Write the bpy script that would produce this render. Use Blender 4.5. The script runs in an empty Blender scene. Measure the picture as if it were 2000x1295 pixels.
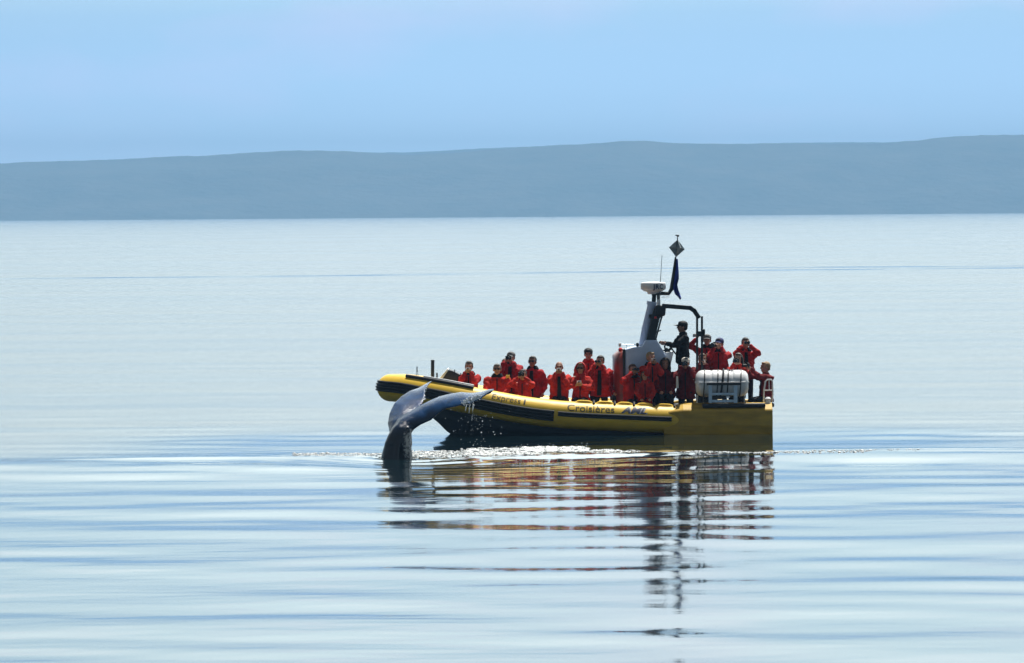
import bpy, bmesh, math, random
import numpy as np
from mathutils import Vector, Matrix, noise as mnoise

sc = bpy.context.scene
rad = math.radians
rng = random.Random(7)

# ------------------------------------------------------------------ camera
F_PX, H_CAM = 11100.0, 5.0
ROLL = 0.0075
PITCH = math.atan(230.0 / F_PX)
CAM = Vector((0, 0, H_CAM))
_F = Vector((0, math.cos(PITCH), -math.sin(PITCH)))
_U = Vector((0, math.sin(PITCH), math.cos(PITCH)))
_R = Vector((1, 0, 0))
_cr = _R * math.cos(ROLL) - _U * math.sin(ROLL)
_cu = _R * math.sin(ROLL) + _U * math.cos(ROLL)
cam_data = bpy.data.cameras.new('camera')
cam_data.sensor_width = 36.0
cam_data.lens = 36.0 * F_PX / 2000.0
cam_data.clip_start = 1.0
cam_data.clip_end = 60000.0
cam = bpy.data.objects.new('camera', cam_data)
sc.collection.objects.link(cam)
m = Matrix.Identity(4)
for i in range(3):
    m[i][0] = _cr[i]; m[i][1] = _cu[i]; m[i][2] = -_F[i]; m[i][3] = CAM[i]
cam.matrix_world = m
sc.camera = cam

def W(px, py, Y):
    """world point seen at photo pixel (px, py) at the distance Y"""
    d = _F + _cr * ((px - 1000.0) / F_PX) + _cu * ((647.5 - py) / F_PX)
    return CAM + d * (Y / d.y)

# ------------------------------------------------------------------ sun and sky
SUN_EL, SUN_AZ = rad(68), rad(24)      # azimuth from +Y towards +X
sun_dir = Vector((math.cos(SUN_EL) * math.sin(SUN_AZ), math.cos(SUN_EL) * math.cos(SUN_AZ), math.sin(SUN_EL)))
sl = bpy.data.lights.new('sun', 'SUN')
sl.energy = 5.0
sl.angle = rad(0.53)
sl.color = (1.0, 0.96, 0.88)
so = bpy.data.objects.new('sun', sl)
sc.collection.objects.link(so)
so.location = (0, 0, 400)
so.rotation_euler = sun_dir.to_track_quat('Z', 'Y').to_euler()

world = bpy.data.worlds.new('World')
sc.world = world
world.use_nodes = True
wn, wl = world.node_tree.nodes, world.node_tree.links
wn.clear()
def wnode(t, **k):
    n = wn.new(t)
    for a, b in k.items():
        setattr(n, a, b)
    return n
w_out = wnode('ShaderNodeOutputWorld')
sky = wnode('ShaderNodeTexSky', sky_type='NISHITA', sun_disc=False, sun_elevation=SUN_EL, sun_rotation=SUN_AZ, altitude=0.0, air_density=1.0, dust_density=0.6, ozone_density=2.0)
bg1 = wnode('ShaderNodeBackground')
bg1.inputs['Strength'].default_value = 0.05
wl.new(sky.outputs[0], bg1.inputs[0])
# thin bright veil of high cloud over the clear blue band along the horizon
tc = wnode('ShaderNodeTexCoord')
sep = wnode('ShaderNodeSeparateXYZ')
wl.new(tc.outputs['Generated'], sep.inputs[0])
ramp = wnode('ShaderNodeValToRGB')
cr = ramp.color_ramp
cr.interpolation = 'B_SPLINE'
SKY_STOPS = [(z, tuple(q / 4.0 for q in c)) for z, c in [(0.0, (2.3, 3.05, 3.95)), (0.009, (1.62, 2.2, 2.95)), (0.018, (1.06, 1.58, 2.18)), (0.035, (0.47, 0.82, 1.23)), (0.046, (1.12, 1.42, 1.52)), (0.10, (1.38, 1.70, 1.76)), (0.15, (2.1, 2.4, 2.4)), (0.22, (2.9, 3.25, 3.2)), (0.45, (2.7, 2.95, 2.85)), (1.0, (0.6, 0.75, 1.0))]]
cr.elements[0].position = 0.0
cr.elements[0].color = (*SKY_STOPS[0][1], 1)
cr.elements[1].position = 1.0
cr.elements[1].color = (*SKY_STOPS[-1][1], 1)
for p, c in SKY_STOPS[1:-1]:
    e = cr.elements.new(p)
    e.color = (*c, 1)
wl.new(sep.outputs['Z'], ramp.inputs[0])
# patchy thin cloud, faintly pink
mp = wnode('ShaderNodeMapping')
mp.inputs['Scale'].default_value = (14, 14, 40)
wl.new(tc.outputs['Generated'], mp.inputs[0])
nz = wnode('ShaderNodeTexNoise')
nz.inputs['Scale'].default_value = 1.6
nz.inputs['Detail'].default_value = 4
nz.inputs['Roughness'].default_value = 0.5
wl.new(mp.outputs[0], nz.inputs[0])
mr = wnode('ShaderNodeMapRange')
mr.inputs[1].default_value = 0.46
mr.inputs[2].default_value = 0.68
mr.inputs[3].default_value = 0.0
mr.inputs[4].default_value = 0.5
wl.new(nz.outputs[0], mr.inputs[0])
mixc = wnode('ShaderNodeMixRGB', blend_type='ADD')
mixc.inputs[2].default_value = (0.085, 0.008, 0.022, 1)
wl.new(mr.outputs[0], mixc.inputs[0])
wl.new(ramp.outputs[0], mixc.inputs[1])
# the veil is bright on the sun's side of the sky and thins out away from it
dotn = wnode('ShaderNodeVectorMath', operation='DOT_PRODUCT')
dotn.inputs[1].default_value = (math.sin(SUN_AZ), math.cos(SUN_AZ), 0.15)
wl.new(tc.outputs['Generated'], dotn.inputs[0])
mra = wnode('ShaderNodeMapRange')
mra.inputs[1].default_value = 0.45
mra.inputs[2].default_value = 0.91
mra.inputs[3].default_value = 0.226
mra.inputs[4].default_value = 3.25
wl.new(dotn.outputs['Value'], mra.inputs[0])
bg2 = wnode('ShaderNodeBackground')
wl.new(mixc.outputs[0], bg2.inputs[0])
wl.new(mra.outputs[0], bg2.inputs[1])
mixs = wnode('ShaderNodeMixShader')
mixs.inputs[0].default_value = 0.9
wl.new(bg1.outputs[0], mixs.inputs[1])
wl.new(bg2.outputs[0], mixs.inputs[2])
wl.new(mixs.outputs[0], w_out.inputs[0])

sc.view_settings.view_transform = 'Standard'
sc.view_settings.look = 'None'
sc.view_settings.exposure = 0.3
sc.view_settings.gamma = 1.0
sc.view_settings.use_curve_mapping = False
sc.render.engine = 'CYCLES'
sc.cycles.use_denoising = True
sc.cycles.max_bounces = 8
sc.cycles.volume_bounces = 1
sc.cycles.volume_max_steps = 64
sc.render.film_transparent = False

# ------------------------------------------------------------------ helpers
COL = sc.collection
def tag(o, label=None, cat=None, group=None, kind=None):
    if label: o['label'] = label
    if cat: o['category'] = cat
    if group: o['group'] = group
    if kind: o['kind'] = kind
    return o
def empty(name, loc=(0, 0, 0), rz=0.0):
    o = bpy.data.objects.new(name, None)
    o.empty_display_size = 0.2
    o.location = loc
    o.rotation_euler = (0, 0, rz)
    COL.objects.link(o)
    return o
def link_mesh(name, me, mat=None, parent=None, smooth=True):
    if mat is not None:
        me.materials.clear()
        me.materials.append(mat)
    if smooth:
        me.polygons.foreach_set('use_smooth', np.ones(len(me.polygons), dtype=bool))
    o = bpy.data.objects.new(name, me)
    COL.objects.link(o)
    if parent is not None:
        o.parent = parent
    return o
def pydata(name, v, f, mat=None, parent=None, smooth=True):
    me = bpy.data.meshes.new(name)
    me.from_pydata([tuple(p) for p in v], [], [tuple(q) for q in f])
    me.update()
    return link_mesh(name, me, mat, parent, smooth)
def numesh(name, V, Q):
    """mesh from numpy arrays, faces all of one size"""
    me = bpy.data.meshes.new(name)
    V = np.asarray(V, dtype=np.float32); Q = np.asarray(Q, dtype=np.int32)
    me.vertices.add(len(V)); me.vertices.foreach_set('co', V.ravel())
    n, k = Q.shape
    me.loops.add(n * k); me.loops.foreach_set('vertex_index', Q.ravel())
    me.polygons.add(n)
    me.polygons.foreach_set('loop_start', np.arange(0, n * k, k, dtype=np.int32))
    me.polygons.foreach_set('loop_total', np.full(n, k, dtype=np.int32))
    me.update(calc_edges=True)
    return me
class MB:
    """collects simple shapes into one mesh"""
    def __init__(s): s.v = []; s.f = []
    def add(s, v, f):
        b = len(s.v)
        s.v += [Vector(p) for p in v]; s.f += [tuple(b + i for i in q) for q in f]
        return s
    def box(s, c, d, rot=None, bev=0.0):
        x, y, z = d[0] / 2, d[1] / 2, d[2] / 2
        bm = bmesh.new()
        vs = [bm.verts.new((sx * x, sy * y, sz * z)) for sx in (-1, 1) for sy in (-1, 1) for sz in (-1, 1)]
        for q in ((0, 1, 3, 2), (4, 6, 7, 5), (0, 4, 5, 1), (2, 3, 7, 6), (0, 2, 6, 4), (1, 5, 7, 3)):
            bm.faces.new([vs[i] for i in q])
        if bev > 0:
            bmesh.ops.bevel(bm, geom=bm.edges[:], offset=min(bev, min(x, y, z) * 0.9), segments=2, profile=0.5, affect='EDGES')
        bm.verts.index_update()
        R = rot if rot is not None else Matrix.Identity(3)
        s.add([R @ v.co + Vector(c) for v in bm.verts], [[v.index for v in f.verts] for f in bm.faces])
        bm.free()
        return s
    def tube(s, pts, r, n=10, cap=True, flat=1.0):
        pts = [Vector(p) for p in pts]
        rs = r if isinstance(r, (list, tuple)) else [r] * len(pts)
        rings = []
        ref = Vector((0, 0, 1))
        t0 = (pts[1] - pts[0]).normalized()
        if abs(t0.dot(ref)) > 0.9: ref = Vector((0, 1, 0))
        a = t0.cross(ref).normalized()
        for i, p in enumerate(pts):
            t = (pts[min(i + 1, len(pts) - 1)] - pts[max(i - 1, 0)]).normalized()
            a = (a - t * a.dot(t)).normalized()
            b = t.cross(a)
            rings.append([p + a * (math.cos(k * 2 * math.pi / n) * rs[i]) + b * (math.sin(k * 2 * math.pi / n) * rs[i] * flat) for k in range(n)])
        v = [q for rg in rings for q in rg]
        f = [(i * n + k, i * n + (k + 1) % n, (i + 1) * n + (k + 1) % n, (i + 1) * n + k) for i in range(len(pts) - 1) for k in range(n)]
        if cap:
            f.append(tuple(range(n))[::-1]); f.append(tuple((len(pts) - 1) * n + k for k in range(n)))
        return s.add(v, f)
    def lathe(s, prof, c=(0, 0, 0), n=24, axis='Z'):
        v = []; f = []
        for (r, h) in prof:
            for k in range(n):
                a = 2 * math.pi * k / n
                p = (r * math.cos(a), r * math.sin(a), h)
                if axis == 'X': p = (p[2], p[0], p[1])
                if axis == 'Y': p = (p[0], p[2], p[1])
                v.append(Vector(p) + Vector(c))
        for i in range(len(prof) - 1):
            for k in range(n):
                f.append((i * n + k, i * n + (k + 1) % n, (i + 1) * n + (k + 1) % n, (i + 1) * n + k))
        f.append(tuple(range(n))[::-1]); f.append(tuple((len(prof) - 1) * n + k for k in range(n)))
        return s.add(v, f)
    def prism(s, poly, y0, y1):
        """polygon of (x, z) pushed along y"""
        n = len(poly)
        v = [(x, y0, z) for x, z in poly] + [(x, y1, z) for x, z in poly]
        f = [tuple(range(n)), tuple(range(2 * n - 1, n - 1, -1))] + [(i, i + n, (i + 1) % n + n, (i + 1) % n) for i in range(n)]
        return s.add(v, f)
    def build(s, name, mat, parent=None, smooth=False, bevel=0.0):
        me = bpy.data.meshes.new(name)
        me.from_pydata([tuple(p) for p in s.v], [], s.f)
        me.update()
        bm = bmesh.new(); bm.from_mesh(me)
        bmesh.ops.recalc_face_normals(bm, faces=bm.faces)
        if bevel > 0:
            es = [e for e in bm.edges if len(e.link_faces) == 2 and e.calc_face_angle(0) > 0.6]
            bmesh.ops.bevel(bm, geom=es, offset=bevel, segments=2, profile=0.5, affect='EDGES')
        bm.to_mesh(me); bm.free()
        o = link_mesh(name, me, mat, parent, smooth)
        if smooth:
            try: me.set_sharp_from_angle(angle=rad(40))
            except Exception: pass
        return o

# ------------------------------------------------------------------ materials
def mat(name, col, rough=0.5, metal=0.0, noise_amt=0.0, noise_scale=20.0, col2=None, bump=0.0, bump_scale=30.0, spec=0.5, coat=0.0, stretch=(1, 1, 1)):
    mt = bpy.data.materials.new(name)
    mt.use_nodes = True
    nt = mt.node_tree
    b = nt.nodes['Principled BSDF']
    b.inputs['Base Color'].default_value = (*col, 1)
    b.inputs['Roughness'].default_value = rough
    b.inputs['Metallic'].default_value = metal
    b.inputs['Specular IOR Level'].default_value = spec
    b.inputs['Coat Weight'].default_value = coat
    tc = nt.nodes.new('ShaderNodeTexCoord')
    mpn = nt.nodes.new('ShaderNodeMapping')
    mpn.inputs['Scale'].default_value = stretch
    nt.links.new(tc.outputs['Object'], mpn.inputs[0])
    if noise_amt > 0:
        n = nt.nodes.new('ShaderNodeTexNoise')
        n.inputs['Scale'].default_value = noise_scale
        n.inputs['Detail'].default_value = 6
        nt.links.new(mpn.outputs[0], n.inputs[0])
        r = nt.nodes.new('ShaderNodeMapRange')
        r.inputs[1].default_value = 0.35; r.inputs[2].default_value = 0.7
        nt.links.new(n.outputs[0], r.inputs[0])
        mx = nt.nodes.new('ShaderNodeMixRGB')
        c2 = col2 if col2 else tuple(c * (1 - noise_amt) for c in col)
        mx.inputs[1].default_value = (*col, 1); mx.inputs[2].default_value = (*c2, 1)
        nt.links.new(r.outputs[0], mx.inputs[0])
        nt.links.new(mx.outputs[0], b.inputs['Base Color'])
        r2 = nt.nodes.new('ShaderNodeMapRange')
        r2.inputs[3].default_value = max(0.02, rough - 0.08); r2.inputs[4].default_value = min(1, rough + 0.12)
        nt.links.new(n.outputs[0], r2.inputs[0]); nt.links.new(r2.outputs[0], b.inputs['Roughness'])
    if bump > 0:
        n2 = nt.nodes.new('ShaderNodeTexNoise')
        n2.inputs['Scale'].default_value = bump_scale; n2.inputs['Detail'].default_value = 5
        nt.links.new(mpn.outputs[0], n2.inputs[0])
        bp = nt.nodes.new('ShaderNodeBump')
        bp.inputs['Distance'].default_value = bump
        nt.links.new(n2.outputs[0], bp.inputs['Height'])
        nt.links.new(bp.outputs[0], b.inputs['Normal'])
    return mt
M = {}
M['yellow'] = mat('yellow_tube_fabric', (0.94, 0.60, 0.045), 0.45, noise_amt=0.14, noise_scale=2.5, bump=0.002, bump_scale=8, stretch=(1, 3, 3))
M['yellow_dark'] = mat('yellow_stern_gelcoat', (0.60, 0.37, 0.03), 0.4, noise_amt=0.35, noise_scale=3, stretch=(0.6, 2, 3))  # deeper yellow than the tube, unevenly mottled
M['black'] = mat('black_rubber', (0.012, 0.014, 0.02), 0.45, noise_amt=0.4, noise_scale=12, col2=(0.02, 0.022, 0.03))
M['blackmetal'] = mat('black_painted_metal', (0.008, 0.012, 0.016), 0.35, noise_amt=0.3, noise_scale=8)
M['hull'] = mat('dark_hull_gelcoat', (0.03, 0.045, 0.07), 0.5, noise_amt=0.4, noise_scale=2.0, col2=(0.06, 0.075, 0.09), stretch=(0.5, 1, 2))
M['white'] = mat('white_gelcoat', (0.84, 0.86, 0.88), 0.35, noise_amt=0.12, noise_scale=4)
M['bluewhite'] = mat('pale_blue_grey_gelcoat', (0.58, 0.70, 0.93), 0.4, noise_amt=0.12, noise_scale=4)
M['palecradle'] = mat('pale_blue_paint', (0.60, 0.78, 0.95), 0.4, noise_amt=0.15, noise_scale=10)
M['deck'] = mat('grey_deck', (0.12, 0.13, 0.14), 0.8, noise_amt=0.3, noise_scale=15)
M['seat'] = mat('black_vinyl_seat', (0.02, 0.02, 0.025), 0.5, bump=0.003)
M['redpad'] = mat('red_brown_padding', (0.30, 0.035, 0.02), 0.3, noise_amt=0.5, noise_scale=5, coat=0.3)
M['steel'] = mat('stainless_steel', (0.6, 0.62, 0.65), 0.25, metal=0.9, noise_amt=0.1)
M['reflector'] = mat('radar_reflector_metal', (0.36, 0.41, 0.43), 0.55, metal=0.25, noise_amt=0.2)
M['orange'] = mat('yellow_orange_cloth', (0.85, 0.45, 0.03), 0.7)
M['navyink'] = mat('navy_lettering', (0.012, 0.02, 0.07), 0.5)
M['blackink'] = mat('black_lettering', (0.05, 0.035, 0.01), 0.5)
M['greyink'] = mat('grey_lettering', (0.35, 0.37, 0.42), 0.5)
M['redlens'] = mat('red_lens', (0.7, 0.03, 0.02), 0.2)
M['flag'] = mat('navy_blue_flag_cloth', (0.018, 0.05, 0.42), 0.8, noise_amt=0.6, noise_scale=4, bump=0.01, bump_scale=12)
M['flagred'] = mat('red_flag_cloth', (0.5, 0.05, 0.05), 0.8)
M['glass'] = mat('tinted_glass', (0.5, 0.55, 0.58), 0.05)
_g = M['glass'].node_tree.nodes['Principled BSDF']
_g.inputs['Transmission Weight'].default_value = 1.0
_g.inputs['IOR'].default_value = 1.05
# ------------------------------------------------------------------ water
def wave_set(n, l0, l1, rms_slope, spread, seed):
    r = np.random.RandomState(seed)
    lam = np.exp(r.uniform(math.log(l0), math.log(l1), n))
    th = math.pi / 2 + r.normal(0, spread, n)
    k = 2 * math.pi / lam
    amp = (rms_slope * math.sqrt(2.0 / n)) / k
    return k * np.cos(th), k * np.sin(th), amp, r.uniform(0, 2 * math.pi, n)
SWELL = wave_set(12, 6.0, 22.0, 0.0055, 0.35, 3)
MIDW = wave_set(16, 2.0, 6.0, 0.0105, 0.45, 5)
RIPPLE = wave_set(26, 0.6, 1.5, 0.0035, 0.5, 11)
FAR_LINES = ((477, 2.6, 0.03, 0.36), (506, 2.4, 0.03, 0.1))
def sum_waves(ws, X, Y):
    h = np.zeros_like(X)
    for kx, ky, a, p in zip(*ws):
        h += a * np.sin(kx * X + ky * Y + p)
    return h
def sstep(a, b, x):
    t = np.clip((x - a) / (b - a), 0, 1)
    return t * t * (3 - 2 * t)
WHALE = W(775, 897, 116.0)
def ridge_y(X):
    return 116.2 + 0.9 * sstep(0, 6, X) + 0.25 * np.sin(X * 0.55 + 1.0)
def water_height(X, Y):
    calm = 1 - 0.6 * sstep(118.6, 119.8, Y) * (1 - sstep(126.5, 134, Y)) * sstep(-7, -3, X) * (1 - sstep(6.5, 9, X))
    patch = 0.75 + 0.5 * np.sin(X * 0.21 + Y * 0.075 + 0.6) * np.sin(Y * 0.052 - X * 0.05 + 1.0)
    behind = 1 - 0.5 * sstep(128, 160, Y)
    h = sum_waves(SWELL, X, Y) * (1 - 0.55 * sstep(120, 150, Y)) + calm * (sum_waves(MIDW, X, Y) * behind + sum_waves(RIPPLE, X, Y) * patch * behind)
    h *= 0.76 + 0.24 * sstep(70, 112, Y)
    # long low wave pushed up by the whale, running across the picture in front of the boat
    yr = ridge_y(X)
    amp = 0.030 + 0.020 * np.sin(X * 0.8 + 0.4) + 0.035 * sstep(1.5, 4.5, X) * (1 - sstep(6.0, 8.0, X)) * (0.6 + 0.4 * np.sin(X * 2.3))
    h += amp * np.exp(-((Y - yr) / 0.62) ** 2)
    h += 0.6 * amp * np.exp(-((Y - yr - 2.6 + 0.12 * X) / 0.5) ** 2) * sstep(5.0, 9.0, X)
    h += 0.085 * np.exp(-((Y - 112.6 + 0.05 * X) / 4.2) ** 2) * (1 - sstep(-4.5, -1.5, X))
    h += 0.050 * np.exp(-((Y - 115.2 - 0.2 * np.sin(X)) / 2.0) ** 2) * sstep(1.0, 4.5, X) * (1 - 0.6 * sstep(7, 9, X))
    h += 0.055 * np.exp(-((Y - 115.4 + 0.35 * np.sin(0.7 * X)) / 2.1) ** 2) * sstep(4.2, 7.0, X) * (0.6 + 0.4 * np.sin(X * 0.9))
    # rings and chop around the tail
    r = np.sqrt((X - WHALE.x) ** 2 + ((Y - WHALE.y)) ** 2)
    h += 0.010 * np.cos(r * 7.5) * np.exp(-r / 2.2)
    chop = np.exp(-((Y - yr - 0.8) / 1.0) ** 2) * sstep(-5.2, -4.4, X) * (1 - sstep(1.8, 3.4, X))
    h += chop * (0.012 * np.sin(X * 9 + 2 * np.sin(Y * 5)) * np.sin(Y * 7 + X * 2.1) + 0.012 * np.sin(X * 17 + Y * 4 + 2 * np.sin(X * 3)) * np.sin(Y * 13 - X * 5))
    # two far ripple lines
    for (yc, w, a, s) in FAR_LINES:
        am = a * (0.7 + 0.3 * np.sin(X * 0.33 + yc)) * (0.45 + 0.55 * sstep(-10, 30, X))
        h += am * np.exp(-((Y - yc - s * X - 2.5 * np.sin(X * 0.11)) / w) ** 2)
    fade = 1 - sstep(560, 900, Y)
    return h * fade
def axis_steps(parts):
    out = [parts[0][0]]
    for a, b, d in parts:
        n = max(1, int(round((b - a) / d)))
        out += list(np.linspace(a, b, n + 1)[1:])
    return np.array(out)
xs_side = [15.0]
while xs_side[-1] < 9500: xs_side.append(xs_side[-1] + max(0.5, (xs_side[-1] - 14) * 0.13))
XS = np.concatenate([-np.array(xs_side[::-1]), axis_steps([(-15, 15, 0.125)])[1:-1], np.array(xs_side)])
ys_far = [150.0]
while ys_far[-1] < 440: ys_far.append(ys_far[-1] + 0.14 + (ys_far[-1] - 150) * 0.004)
ys_f2 = list(np.arange(ys_far[-1] + 0.8, 570, 0.8))
ys_f3 = [ys_f2[-1] + 5]
while ys_f3[-1] < 13500: ys_f3.append(ys_f3[-1] * 1.03)
YS = np.concatenate([[-1500, -400, -100, -20, 20, 40, 48], np.arange(52, 60, 0.4), np.arange(60, 112, 0.085), np.arange(112, 121, 0.05), np.arange(121, 150, 0.085), ys_far, ys_f2, ys_f3])
GX, GY = np.meshgrid(XS, YS)
near = (GY > 45) & (GY < 950) & (np.abs(GX) < 200)
GZ = np.zeros_like(GX)
GZ[near] = water_height(GX[near], GY[near])
nx, ny = len(XS), len(YS)
idx = np.arange(nx * ny).reshape(ny, nx)
Q = np.stack([idx[:-1, :-1], idx[:-1, 1:], idx[1:, 1:], idx[1:, :-1]], -1).reshape(-1, 4)
V = np.stack([GX, GY, GZ], -1).reshape(-1, 3)
wm = bpy.data.materials.new('sea_water')
wm.use_nodes = True
nt = wm.node_tree; nn = nt.nodes; ll = nt.links
b = nn['Principled BSDF']
b.inputs['Base Color'].default_value = (0.004, 0.013, 0.018, 1)
b.inputs['IOR'].default_value = 1.34
b.inputs['Specular IOR Level'].default_value = 0.5
geo = nn.new('ShaderNodeNewGeometry')
sp = nn.new('ShaderNodeSeparateXYZ'); ll.new(geo.outputs['Position'], sp.inputs[0])
# waves too small to see one by one: the farther water is rougher per patch seen
att = nn.new('ShaderNodeAttribute'); att.attribute_name = 'fine_ripples'
ll.new(att.outputs['Fac'], b.inputs['Roughness'])
mpw = nn.new('ShaderNodeMapping'); mpw.inputs['Scale'].default_value = (0.7, 1.0, 1.0)
ll.new(geo.outputs['Position'], mpw.inputs[0])
n1 = nn.new('ShaderNodeTexNoise'); n1.inputs['Scale'].default_value = 2.2; n1.inputs['Detail'].default_value = 3; n1.inputs['Roughness'].default_value = 0.45
ll.new(mpw.outputs[0], n1.inputs[0])
bp = nn.new('ShaderNodeBump'); bp.inputs['Distance'].default_value = 0.0022; bp.inputs['Strength'].default_value = 1.0
ll.new(n1.outputs[0], bp.inputs['Height']); ll.new(bp.outputs[0], b.inputs['Normal'])
wme = numesh('sea_water', V, Q)
mirror = sstep(84, 130, GY) * (1 - sstep(-11, -4.5, GX) * (1 - sstep(8, 14, GX)) * (1 - sstep(127, 133, GY)))
lnY = np.log(np.maximum(GY, 1.0))
streak = np.sin(95 * lnY + 0.02 * GX + 2.2 * np.sin(GX * 0.035 + 17 * lnY)) * np.sin(37 * lnY - 0.014 * GX + 1.5 * np.sin(GX * 0.05 - 9 * lnY))
far_line = np.zeros_like(GX)
for (yc, w, a, s_l) in FAR_LINES:
    far_line += np.exp(-((GY - yc - s_l * GX - 2.5 * np.sin(GX * 0.11)) / 4.6) ** 2) * (0.6 + 0.25 * np.sin(GX * 0.33 + yc) + 0.15 * np.sin(GX * 0.9)) * (0.7 + 0.3 * sstep(-15, 30, GX)) * (1 if yc < 490 else sstep(0, 20, GX))
far_line *= (np.abs(GX) < 400)
RO = 0.05 + 0.155 * mirror * (1 + 0.18 * streak * sstep(120, 135, GY)) * (1 - 0.93 * np.clip(far_line * 1.4, 0, 1)) * (1 - 0.85 * np.exp(-((GY - 115.2) / 2.6) ** 2) * (GX < 0)) * (1 - 0.85 * np.exp(-((GY - 117.4 - 0.3 * np.sin(GX)) / 1.6) ** 2) * sstep(3, 6, GX))
att_ = wme.attributes.new('fine_ripples', 'FLOAT', 'POINT')
att_.data.foreach_set('value', RO.ravel().astype(np.float32))
tag(link_mesh('sea_water', wme, wm), 'calm pale blue sea with long low ripples', kind='structure')

# ------------------------------------------------------------------ hills on the far shore
hm = mat('forested_hill', (0.035, 0.055, 0.03), 0.9, noise_amt=0.5, noise_scale=0.012, col2=(0.10, 0.11, 0.08), bump=8.0, bump_scale=0.05)
def hill(name, D, prof, depth, label, wob):
    """ridge whose crest, seen over the water, follows prof (photo x, photo y)"""
    px = np.array([p[0] for p in prof], float); py = np.array([p[1] for p in prof], float)
    wx = []; wz = []
    for a, c in zip(px, py):
        w = W(a, c, D + depth * 0.55); wx.append(w.x); wz.append(w.z)
    half = 5200
    xs = np.linspace(-half, half, 700)
    zc = np.interp(xs, [-half] + wx + [half], [wz[0] * 0.9] + wz + [wz[-1] * 0.75])
    k = np.ones(5) / 5
    zc = np.convolve(np.pad(zc, 2, mode='edge'), k, mode='valid')
    us = np.linspace(0, 1, 60)
    prof_u = np.interp(us, [0, 0.02, 0.12, 0.3, 0.55, 0.8, 1.0], [-0.02, 0.03, 0.28, 0.72, 1.0, 0.7, -0.1])
    X, U_ = np.meshgrid(xs, us)
    Z = zc[None, :] * prof_u[:, None]
    rr = np.random.RandomState(wob)
    nzv = np.zeros_like(X)
    for i in range(26):
        kx = rr.uniform(0.002, 0.03); ky = rr.uniform(-25, 25)
        nzv += np.sin(X * kx + U_ * ky + rr.uniform(0, 6.28)) / (1 + kx * 180)
    Z = Z + nzv * 2.6 * np.minimum(1, U_ * 8) * (1 - 0.75 * np.exp(-((U_ - 0.55) / 0.1) ** 2)) * (U_ < 0.97)
    # tree tops along the crest
    Z += rr.uniform(-1, 1, Z.shape) * 1.0 * (U_ > 0.03)
    Yw = D + U_ * depth
    n_u, n_x = Z.shape
    ix = np.arange(n_u * n_x).reshape(n_u, n_x)
    q = np.stack([ix[:-1, :-1], ix[:-1, 1:], ix[1:, 1:], ix[1:, :-1]], -1).reshape(-1, 4)
    me = numesh(name, np.stack([X, Yw, Z], -1).reshape(-1, 3), q)
    return tag(link_mesh(name, me, hm), label, kind='structure')
hill('hills', 9000, [(-400, 322), (0, 318), (150, 313), (300, 307), (450, 300), (560, 295), (610, 292.5), (720, 297), (770, 303.5), (860, 299), (1000, 289), (1120, 281), (1200, 275), (1240, 273.5), (1290, 278), (1340, 282), (1480, 279), (1600, 279), (1740, 279), (1800, 272), (1890, 262), (2000, 261), (2300, 266)], 1500, 'long low forested hills along the far shore, blue with haze', 4)
hill('distant_hills', 11600, [(-400, 330), (300, 318), (600, 300), (720, 298), (800, 297), (900, 291), (1000, 286), (1100, 281), (1300, 290), (1400, 281), (1600, 276.5), (1700, 275), (1780, 276), (1900, 275), (2300, 280)], 1200, 'fainter ridge showing just above the near hills', 9)

# ------------------------------------------------------------------ haze
hz = MB().box((0, 5900, 94), (21500, 16500, 190))
hzm = bpy.data.materials.new('sea_haze')
hzm.use_nodes = True
hzm.node_tree.nodes.clear()
ho = hzm.node_tree.nodes.new('ShaderNodeOutputMaterial')
pv = hzm.node_tree.nodes.new('ShaderNodeVolumePrincipled')
pv.inputs['Color'].default_value = (0.28, 0.53, 0.84, 1)
pv.inputs['Density'].default_value = 0.00016
pv.inputs['Anisotropy'].default_value = 0.0
hzm.node_tree.links.new(pv.outputs[0], ho.inputs['Volume'])
tag(hz.build('haze', hzm), 'thin blue sea haze', kind='stuff')
# ------------------------------------------------------------------ the boat
BO = W(1122, 850, 128.0); BO = Vector((BO.x, 129.4, 0.0))
boat = empty('tour_boat', BO)
tag(boat, 'long yellow inflatable tour boat with black rubbing strips, carrying many people in red', 'boat')
def L(px, py, yl=-1.25):
    """boat coordinates of the photo pixel (px, py) at the depth yl in the boat"""
    return W(px, py, BO.y + yl) - BO
def xz(px, py, yl=-1.25):
    p = L(px, py, yl); return (p.x, p.z)
PXM = F_PX / 128.0
R_T = 27.0 / PXM
# centre line of the near side tube, then round the nose to the far side
ctl = [(1336, 820.5, -1.25), (1290, 819, -1.25), (1220, 816, -1.25), (1150, 813, -1.25), (1090, 809, -1.25), (1030, 802, -1.22), (970, 791.5, -1.15), (915, 781, -1.02), (870, 772, -0.85), (830, 765, -0.62), (795, 759.5, -0.38), (770, 758, -0.14), (763, 757.5, 0.0)]
near_c = [L(a, c, y) for a, c, y in ctl]
full = near_c + [Vector((p.x, -p.y, p.z)) for p in near_c[:-1][::-1]]
def catmull(P, n):
    out = []
    for i in range(len(P) - 1):
        p0, p1, p2, p3 = P[max(i - 1, 0)], P[i], P[i + 1], P[min(i + 2, len(P) - 1)]
        for k in range(n):
            t = k / n
            out.append(0.5 * ((2 * p1) + (p2 - p0) * t + (2 * p0 - 5 * p1 + 4 * p2 - p3) * t * t + (3 * p1 - p0 - 3 * p2 + p3) * t ** 3))
    out.append(P[-1].copy())
    return out
CL = catmull(full, 8)
def frame_at(i):
    t = (CL[min(i + 1, len(CL) - 1)] - CL[max(i - 1, 0)]).normalized()
    side = Vector((0, 0, 1)).cross(t).normalized()      # outward: towards -Y on the near side
    if i < len(CL) // 2 and side.y > 0: side = -side
    up = side.cross(t).normalized()
    if up.z < 0: up = -up
    return t, side, up
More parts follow.
